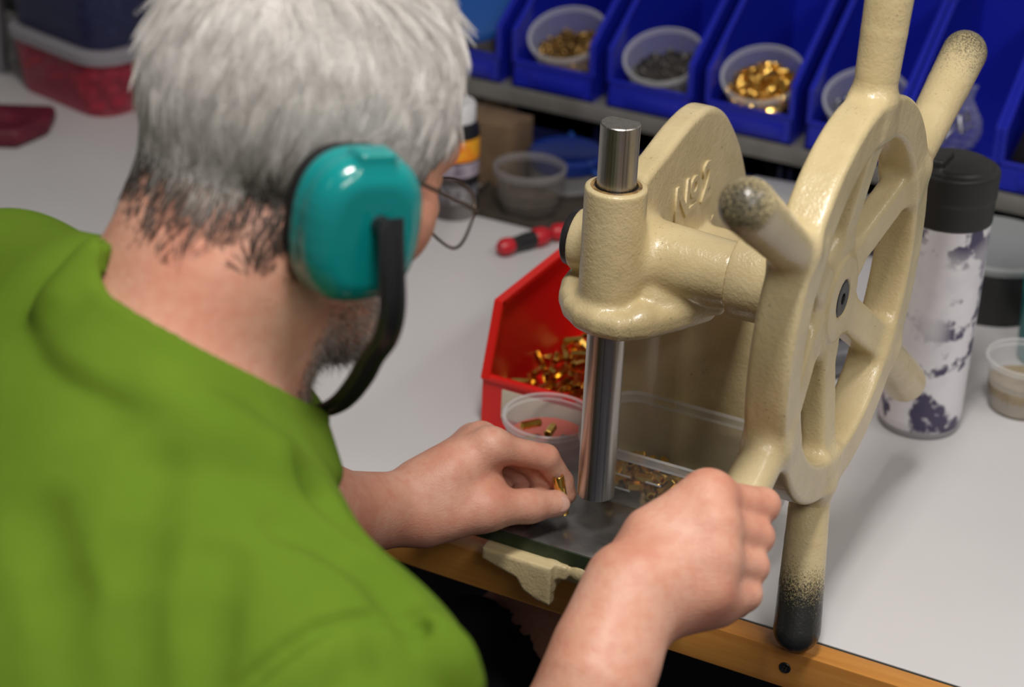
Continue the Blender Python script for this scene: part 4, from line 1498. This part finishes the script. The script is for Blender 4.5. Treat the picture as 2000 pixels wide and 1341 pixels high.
def spray_can():
    t = thing('spray_can', 'slim can with white cap and orange, red and black label beside the forehead', 'can', (-0.432, 0.560, 0.7502))
    def band(name, z0, z1, m, r=0.0265):
        lathe_obj(name, [(r, z0), (r, z1)], m, t, 40)
    bl = mat('can_black', (0.012, 0.012, 0.016), 0.3)
    lathe_obj('can_body', [(0, 0), (0.025, 0), (0.0265, 0.003), (0.0262, 0.100), (0.022, 0.108), (0, 0.108)], bl, t, 40)
    m = mat('orange_red_band', (0.8, 0.2, 0.01), 0.35)
    v = coords(m, (1, 1, 1))
    L(m, ramp(m, noise(m, v, 28, 2), [(0.40, (0.85, 0.045, 0.008)), (0.60, (0.90, 0.42, 0.02))]), bsdf(m).inputs['Base Color'])
    band('colour_band', 0.068, 0.092, m, 0.0269)
    band('pale_band', 0.050, 0.066, noisy('pale_print', (0.50, 0.44, 0.52), (0.12, 0.10, 0.14), 60, rough=0.4), 0.0268)
    band('grey_print', 0.020, 0.040, noisy('grey_print', (0.22, 0.22, 0.25), (0.02, 0.02, 0.03), 140, rough=0.4), 0.0268)
    lathe_obj('cap', [(0.0215, 0.106), (0.0215, 0.126), (0.0195, 0.1285), (0, 0.1285)], mat('white_cap', (0.70, 0.70, 0.72), 0.4), t, 40)
spray_can()

# ---------------------------------------------------------------- red bin and its brass spacers
def spacer_meshes():
    """short hexagonal brass tube"""
    out = []
    for L_, R in ((0.015, 0.0038), (0.011, 0.0042), (0.018, 0.0034)):
        bm = bmesh.new()
        add_lathe(bm, [(R * 0.52, -L_ / 2 + 0.001), (R * 0.58, -L_ / 2), (R * 0.88, -L_ / 2), (R, -L_ / 2 + 0.0006), (R, L_ / 2 - 0.0006), (R * 0.88, L_ / 2), (R * 0.58, L_ / 2), (R * 0.52, L_ / 2 - 0.001), (R * 0.52, 0.0), (0, 0.0)], 6)
        me = bpy.data.meshes.new('brass_spacer')
        bmesh.ops.recalc_face_normals(bm, faces=bm.faces)
        bm.to_mesh(me)
        bm.free()
        me.materials.append(M_['brass'])
        out.append(me)
    return out
SPACERS = spacer_meshes()
def spacer(p, label, group, rg, k=None, rot=None):
    o = bpy.data.objects.new('brass_spacer', SPACERS[int(rg.integers(0, 3)) if k is None else k])
    link(o)
    o.location = p
    o.rotation_euler = rot if rot is not None else (rg.uniform(0, PI), rg.uniform(0, PI), rg.uniform(0, PI))
    return tag(o, label, 'brass spacer', group)
def heap(n, inside, height, base, label, group, seed, gap=0.0098, jit=0.5):
    """lay spacers in layers without running into each other"""
    rg = np.random.default_rng(seed)
    placed = []
    tries = 0
    while len(placed) < n and tries < n * 400:
        tries += 1
        x, y = inside(rg)
        h = height(x, y)
        z = base + 0.005 + max(0.0, h) * rg.uniform(0, 1) ** 0.6
        p = np.array((x, y, z))
        if all(np.linalg.norm(p - q) > gap for q in placed):
            placed.append(p)
            spacer(tuple(p), label, group, rg)
    return placed

red = thing('parts_bin', 'red parts bin with a cream label card and brass spacers inside, behind the ram', 'bin', (-0.1245, 0.159, 0.7502))
RW, RD = 0.117, 0.235
bm = bin_mesh(RW, RD, [(0.014, 0.0), (0.0, 0.050), (0.020, 0.114), (0.15, 0.114), (RD, 0.114), (RD, 0.0)], 0.050, t=0.0028, rim=0.0042)
bm_obj('bin_body', bm, M_['red_bin'], red, angle=30)
box_obj('label_card', (0.006, -0.0012, 0.029), (0.088, 0.0012, 0.028), M_['card'], red, Matrix.Rotation(0.0, 3, 'X'), bevel=0.0004)
heap(170, lambda g: (g.uniform(-0.172, -0.076), g.uniform(0.182, 0.33)), lambda x, y: 0.080 - 0.75 * abs(x + 0.100) - 0.34 * abs(y - 0.245), 0.754,
     'loose brass spacer in the heap inside the red bin', 'brass spacers in the red bin', 5)

# clear cup in front of the red bin
fc = cup((-0.098, 0.118, 0.7502), 'clear cup with brass spacers standing beside the anvil plate, behind the left hand', R=0.0375, r=0.031, h=0.056)
heap(16, lambda g: (-0.098 + g.uniform(-0.020, 0.020), 0.118 + g.uniform(-0.020, 0.020)), lambda x, y: 0.024, 0.753,
     'brass spacer lying in the clear cup beside the plate', 'brass spacers in the clear cup', 8)
rg = np.random.default_rng(3)
pink = mat('pink_liner', (0.50, 0.13, 0.10), 0.6)
lathe_obj('pink_slip', [(0, 0.0335), (0.0335, 0.0335), (0.0335, 0.0345), (0, 0.0345)], pink, fc, 36)
spacer((-0.1068, 0.1025, 0.8015), 'brass spacer lying on the pink slip, nearer the hand in the clear cup', None, rg, 2, (PI / 2, 0.1, 0.95 + PI / 2))
spacer((-0.0887, 0.1024, 0.8010), 'brass spacer on the pink slip, nearer the ram in the clear cup', None, rg, 0, (PI / 2, 0.2, 0.15))

# ---------------------------------------------------------------- frosted tub on the anvil plate
def rounded_rect(w, d, r, n=7):
    pts = []
    for cx_, cy_, a0 in ((w / 2 - r, d / 2 - r, 0), (-w / 2 + r, d / 2 - r, PI / 2), (-w / 2 + r, -d / 2 + r, PI), (w / 2 - r, -d / 2 + r, 1.5 * PI)):
        for i in range(n):
            a = a0 + PI / 2 * i / (n - 1)
            pts.append((cx_ + r * math.cos(a), cy_ + r * math.sin(a)))
    return pts
def loft(levels):
    """stack of rounded rectangles [(w, d, r, z)]"""
    bm = bmesh.new()
    rings = [[bm.verts.new((x, y, z)) for x, y in rounded_rect(w, d, r)] for w, d, r, z in levels]
    n = len(rings[0])
    for a, b in zip(rings, rings[1:]):
        for i in range(n):
            j = (i + 1) % n
            bm.faces.new((a[i], a[j], b[j], b[i]))
    return bm, rings
TUBC = (0.042, 0.0815, 0.7902)
tub = thing('food_tub', 'frosted rectangular tub of brass spacers standing on the anvil plate behind the ram', 'tub', TUBC)
bm, rings = loft([(0.146, 0.078, 0.016, 0.0), (0.150, 0.082, 0.018, 0.003), (0.156, 0.090, 0.020, 0.049)])
bm.faces.new(rings[0][::-1])
bm_obj('tub_wall', bm, M_['tub'], tub)
bm, rings = loft([(0.156, 0.090, 0.020, 0.0455), (0.164, 0.098, 0.024, 0.0460), (0.165, 0.099, 0.024, 0.0535), (0.162, 0.096, 0.023, 0.0545), (0.156, 0.090, 0.021, 0.0530)])
bm_obj('rim', bm, M_['rim'], tub)
for x, z in ((-0.036, 0.030), (-0.036, 0.017), (-0.010, 0.030), (0.016, 0.030), (0.016, 0.017)):
    box_obj('level_mark', (x, -0.0436 - (z - 0.017) * 0.065, z), (0.013, 0.0008, 0.0012), M_['rim'], tub)
heap(60, lambda g: (TUBC[0] + g.uniform(-0.060, 0.060), TUBC[1] + g.uniform(-0.028, 0.028)), lambda x, y: 0.014 if y < TUBC[1] - 0.012 else 0.0, TUBC[2] + 0.001,
     'brass spacer lying in the frosted tub on the plate', 'brass spacers in the frosted tub', 11)

# ---------------------------------------------------------------- the piece between thumb and finger
top_, bot_ = V3((-0.0289, -0.0077, 0.8317)), V3((-0.0221, -0.0071, 0.7994))
ax_ = unit(top_ - bot_)
pc = thing('brass_bush', 'long brass bush held upright between thumb and forefinger beneath the ram', 'brass bush', tuple(bot_))
PI_ = Matrix.Translation(-pc.location)
bm = bmesh.new()
Lp = float(np.linalg.norm(top_ - bot_))
add_lathe(bm, [(0, 0.0), (0.0034, 0.0), (0.0038, 0.0008), (0.0038, 0.006), (0.0034, 0.0075), (0.0036, 0.010), (0.0045, 0.0145), (0.0045, Lp - 0.0006), (0.0041, Lp), (0.0029, Lp), (0.0025, Lp - 0.0015), (0.0024, Lp - 0.008), (0, Lp - 0.008)], 32, frame_m(bot_, ax_))
o = bm_obj('sleeve', bm, M_['brass'])
o.parent = pc
o.matrix_parent_inverse = PI_

# ---------------------------------------------------------------- bottle, and things along the right
def bottle():
    t = thing('water_bottle', 'tall white bottle with dark blotches and a black lid, standing right of the wheel', 'bottle', (0.149, 0.3735, 0.7502))
    m = mat('blotched_white', (0.72, 0.70, 0.74), 0.45, spec=0.35)
    v = coords(m, (1, 1, 0.9))
    n1 = ramp(m, noise(m, v, 34, 3, 0.55), [(0.52, (0, 0, 0)), (0.585, (1, 1, 1))])
    n2 = ramp(m, noise(m, v, 10, 1), [(0.30, (0, 0, 0)), (0.46, (1, 1, 1))])
    mu = N(m, 'ShaderNodeMath', operation='MULTIPLY')
    L(m, n1, mu.inputs[0])
    L(m, n2, mu.inputs[1])
    soft = ramp(m, noise(m, v, 40, 3), [(0.45, (0, 0, 0)), (0.8, (0.25, 0.25, 0.25))])
    c = mix(m, soft, (0.74, 0.72, 0.76), (0.36, 0.33, 0.45))
    c = mix(m, mu.outputs[0], c, (0.070, 0.060, 0.115))
    L(m, c, bsdf(m).inputs['Base Color'])
    lathe_obj('bottle_body', [(0, 0.004), (0.034, 0.004), (0.0366, 0.007), (0.0372, 0.016), (0.0372, 0.190), (0.0368, 0.201)], m, t, 56)
    lathe_obj('base_ring', [(0, 0), (0.0345, 0), (0.0362, 0.002), (0.0364, 0.007), (0.033, 0.0075)], mat('base_grey', (0.30, 0.29, 0.31), 0.4), t, 48)
    blk = mat('matt_black_lid', (0.016, 0.016, 0.017), 0.5)
    s_ = Solid()
    s_.cyl((0, 0, 0.200), (0, 0, 0.2245), 0.0376, rnd=0.0015)
    s_.cyl((0, 0, 0.222), (0, 0, 0.248), 0.0383, rnd=0.003, k=0.001)
    s_.cyl((0, 0, 0.245), (0, 0, 0.2515), 0.032, rnd=0.003, k=0.003)
    s_.box((-0.016, -0.012, 0.2535), (0.013, 0.017, 0.006), rnd=0.003, k=0.003)
    s_.box((-0.028, -0.015, 0.245), (0.013, 0.014, 0.009), rnd=0.003, k=0.002)
    V, Q = s_.skin(0.0013, (-0.05, -0.05, 0.19), (0.05, 0.05, 0.27))
    np_mesh('lid', relax(V, Q, 1), Q, blk, t)
bottle()

t = cup((0.222, 0.449, 0.7502), 'clear cup with brownish contents at the right frame edge', R=0.036, r=0.029, h=0.052, group='clear cups by the bottle')
lathe_obj('brown_filling', [(0, 0.002), (0.0285, 0.002), (0.0325, 0.026), (0, 0.027)], noisy('brown_filling', (0.25, 0.19, 0.11), (0.35, 0.28, 0.18), 60, rough=0.6), t, 36)
t = thing('teal_cup', 'translucent teal cup at the right frame edge behind the clear cup', 'cup', (0.222, 0.560, 0.7502))
lathe_obj('cup_wall', [(0, 0.0006), (0.030, 0.0006), (0.032, 0.003), (0.038, 0.115), (0.0388, 0.116), (0.0375, 0.117)], clear_plastic('teal_film', (0.01, 0.42, 0.43), 0.75, 0.25), t, 40)
lathe_obj('teal_filling', [(0, 0.002), (0.030, 0.002), (0.0345, 0.07), (0, 0.07)], mat('teal_deep', (0.01, 0.30, 0.31), 0.5), t, 40)
t = thing('lidded_tub', 'round grey lidded tub with dark contents, half hidden behind the white bottle', 'tub', (0.132, 0.655, 0.7502))
lathe_obj('tub_wall', [(0, 0.001), (0.060, 0.001), (0.063, 0.004), (0.068, 0.060)], clear_plastic('smoked_tub', (0.05, 0.05, 0.05), 0.75, 0.3), t, 44)
lathe_obj('dark_contents', [(0, 0.003), (0.058, 0.003), (0.064, 0.052), (0, 0.054)], noisy('dark_mixed', (0.02, 0.02, 0.022), (0.10, 0.09, 0.085), 50, rough=0.4), t, 44)
lathe_obj('lid', [(0.070, 0.058), (0.0715, 0.064), (0.066, 0.066), (0.062, 0.0640), (0, 0.0645)], clear_plastic('grey_lid', (0.45, 0.47, 0.47), 0.80, 0.3), t, 44)
t = thing('grey_cylinder', 'grey plastic canister lying on its side under the shelf, seen through the wheel', 'canister', (-0.060, 0.705, 0.7802), (0, PI / 2, 0.12))
lathe_obj('canister_body', [(0, -0.085), (0.026, -0.085), (0.029, -0.082), (0.029, 0.082), (0.026, 0.085), (0, 0.085)], mat('grey_canister', (0.30, 0.30, 0.32), 0.4), t, 40)
lathe_obj('end_band', [(0.0296, 0.050), (0.0300, 0.053), (0.0300, 0.072), (0.0296, 0.075)], mat('darker_grey', (0.10, 0.10, 0.11), 0.4), t, 40)
def metal_tube(p, q, r, label, m):
    t = thing('metal_tube', label, 'tube', tuple(p))
    o = tube_obj('tube_wall', [p, q], r, m, seg=24)
    o.parent = t
    o.matrix_parent_inverse = Matrix.Translation(-t.location)
    d = unit(V3(*q) - V3(*p))
    o = tube_obj('end_collar', [tuple(V3(*q) - 0.02 * d), tuple(V3(*q) - 0.004 * d)], r * 1.12, m, seg=24)
    o.parent = t
    o.matrix_parent_inverse = Matrix.Translation(-t.location)
metal_tube((0.010, 0.365, 0.7665), (0.104, 0.485, 0.7665), 0.0160, 'dull grey metal tube lying on the bench, seen between the lower spokes', mat('dull_metal', (0.26, 0.26, 0.28), 0.35, metal=0.7))
metal_tube((-0.020, 0.410, 0.7625), (0.074, 0.530, 0.7625), 0.0120, 'thin black tube lying beside the dull grey one behind the wheel', mat('black_tube', (0.02, 0.02, 0.024), 0.35))

# ---------------------------------------------------------------- storage at the far left
def storage_box(loc, w, d, h, label, body_m, fill_m, rim_m, seed):
    t = thing('storage_box', label, 'box', loc, (0, 0, math.radians(-14)), 'stacked storage boxes')
    bm, rings = loft([(w * 0.88, d * 0.88, 0.030, 0.0), (w * 0.90, d * 0.90, 0.032, 0.004), (w, d, 0.036, h)])
    bm.faces.new(rings[0][::-1])
    bm_obj('box_wall', bm, body_m, t)
    bm, rings = loft([(w, d, 0.036, h - 0.004), (w * 1.05, d * 1.05, 0.040, h - 0.003), (w * 1.06, d * 1.06, 0.040, h + 0.008), (w * 1.02, d * 1.02, 0.038, h + 0.011)])
    bm.faces.new(rings[-1])
    bm_obj('lid', bm, rim_m, t)
    rg = np.random.default_rng(seed)
    bm = bmesh.new()
    for k in range(150):
        s_ = rg.uniform(0.010, 0.020)
        add_box(bm, (rg.uniform(-0.40, 0.40) * w, rg.uniform(-0.40, 0.40) * d, rg.uniform(0.012, h - 0.016)), (s_, s_ * 0.7, s_ * 0.5),
                Matrix.Rotation(rg.uniform(0, 3), 3, 'Z') @ Matrix.Rotation(rg.uniform(0, 3), 3, 'X'))
    f = bm_obj('mixed_contents', bm, fill_m, t, smooth=False)
    f['kind'] = 'stuff'
redfill = noisy('red_parts', (0.60, 0.008, 0.035), (0.22, 0.004, 0.015), 40, rough=0.35)
navyfill = noisy('navy_parts', (0.012, 0.016, 0.075), (0.03, 0.04, 0.14), 40, rough=0.4)
grey_rim = clear_plastic('smoky_rim', (0.42, 0.42, 0.46), 0.75, 0.3)
storage_box((-0.975, 0.662, 0.7502), 0.185, 0.165, 0.072, 'clear storage box of red parts on the bench at far left', clear_plastic('red_tinted', (0.65, 0.10, 0.16), 0.35, 0.25), redfill, grey_rim, 21)
storage_box((-0.975, 0.662, 0.8352), 0.190, 0.170, 0.078, 'smoky storage box of navy parts stacked on the red one', clear_plastic('smoke_tinted', (0.05, 0.06, 0.16), 0.55, 0.25), navyfill, grey_rim, 22)
box3 = thing('blue_case', 'blue case on top of the storage boxes at the top left corner', 'case', (-0.975, 0.662, 0.9260), (0, 0, math.radians(-14)))
bm, rings = loft([(0.17, 0.15, 0.03, 0.0), (0.18, 0.16, 0.034, 0.05), (0.17, 0.15, 0.03, 0.056)])
bm.faces.new(rings[0][::-1])
bm.faces.new(rings[-1])
bm_obj('case_body', bm, mat('navy_case', (0.008, 0.014, 0.16), 0.35), box3)
bm, rings = loft([(0.181, 0.161, 0.034, 0.044), (0.186, 0.166, 0.036, 0.046), (0.186, 0.166, 0.036, 0.054), (0.17, 0.15, 0.03, 0.060)])
bm.faces.new(rings[-1])
bm_obj('case_lid', bm, mat('navy_lid', (0.010, 0.018, 0.20), 0.3), box3)
def pouch():
    s_ = Solid()
    c, ax = V3(-1.005, 0.462, 0.762), math.radians(28)
    e1, e2 = (math.cos(ax), math.sin(ax), 0), (-math.sin(ax), math.cos(ax), 0)
    s_.prism(c, e1, e2, [(-0.09, -0.045), (0.055, -0.045), (0.082, 0.0), (0.082, 0.045), (-0.09, 0.045)], 0.0115, rnd=0.008, k=0.006)
    s_.limb(c + V3(e1) * 0.03 + V3(0, 0, 0.008), c - V3(e1) * 0.05 + V3(0, 0, 0.010), 0.012, 0.014, k=0.02)
    V, Q = s_.skin(0.003, c - 0.14, c + 0.14)
    tag(np_mesh('pouch', relax(V, Q, 2), Q, noisy('wine_red_cloth', (0.085, 0.004, 0.014), (0.13, 0.008, 0.022), 50, rough=0.6)), 'flat wine red pouch lying at the left edge in front of the boxes', 'pouch')
pouch()
rack = thing('wire_rack', 'grey metal rack post with crossbars at the far left edge', 'rack', (-1.118, 0.640, 0.7502))
gm = mat('grey_rack', (0.22, 0.22, 0.24), 0.4, metal=0.5)
box_obj('post', (0, 0, 0.20), (0.014, 0.014, 0.40), gm, rack, bevel=0.002)
box_obj('post', (0, 0.22, 0.20), (0.014, 0.014, 0.40), gm, rack, bevel=0.002)
for z in (0.15, 0.38):
    box_obj('crossbar', (0, 0.11, z), (0.008, 0.22, 0.012), gm, rack, bevel=0.001)
dk = thing('dark_cabinet', 'black metal cabinet standing behind the left end of the bench top', 'cabinet', (-1.20, 0.98, 0.7502))  # added so the gap behind the storage boxes reads dark, not pale wall
box_obj('carcass', (0, 0, 0.24), (0.62, 0.30, 0.48), mat('cabinet_black', (0.018, 0.018, 0.021), 0.45), dk, bevel=0.004)
box_obj('door', (0, -0.156, 0.24), (0.58, 0.010, 0.44), mat('cabinet_door', (0.024, 0.024, 0.028), 0.4), dk, bevel=0.003)
# crumbs of metal and two specks on the laminate
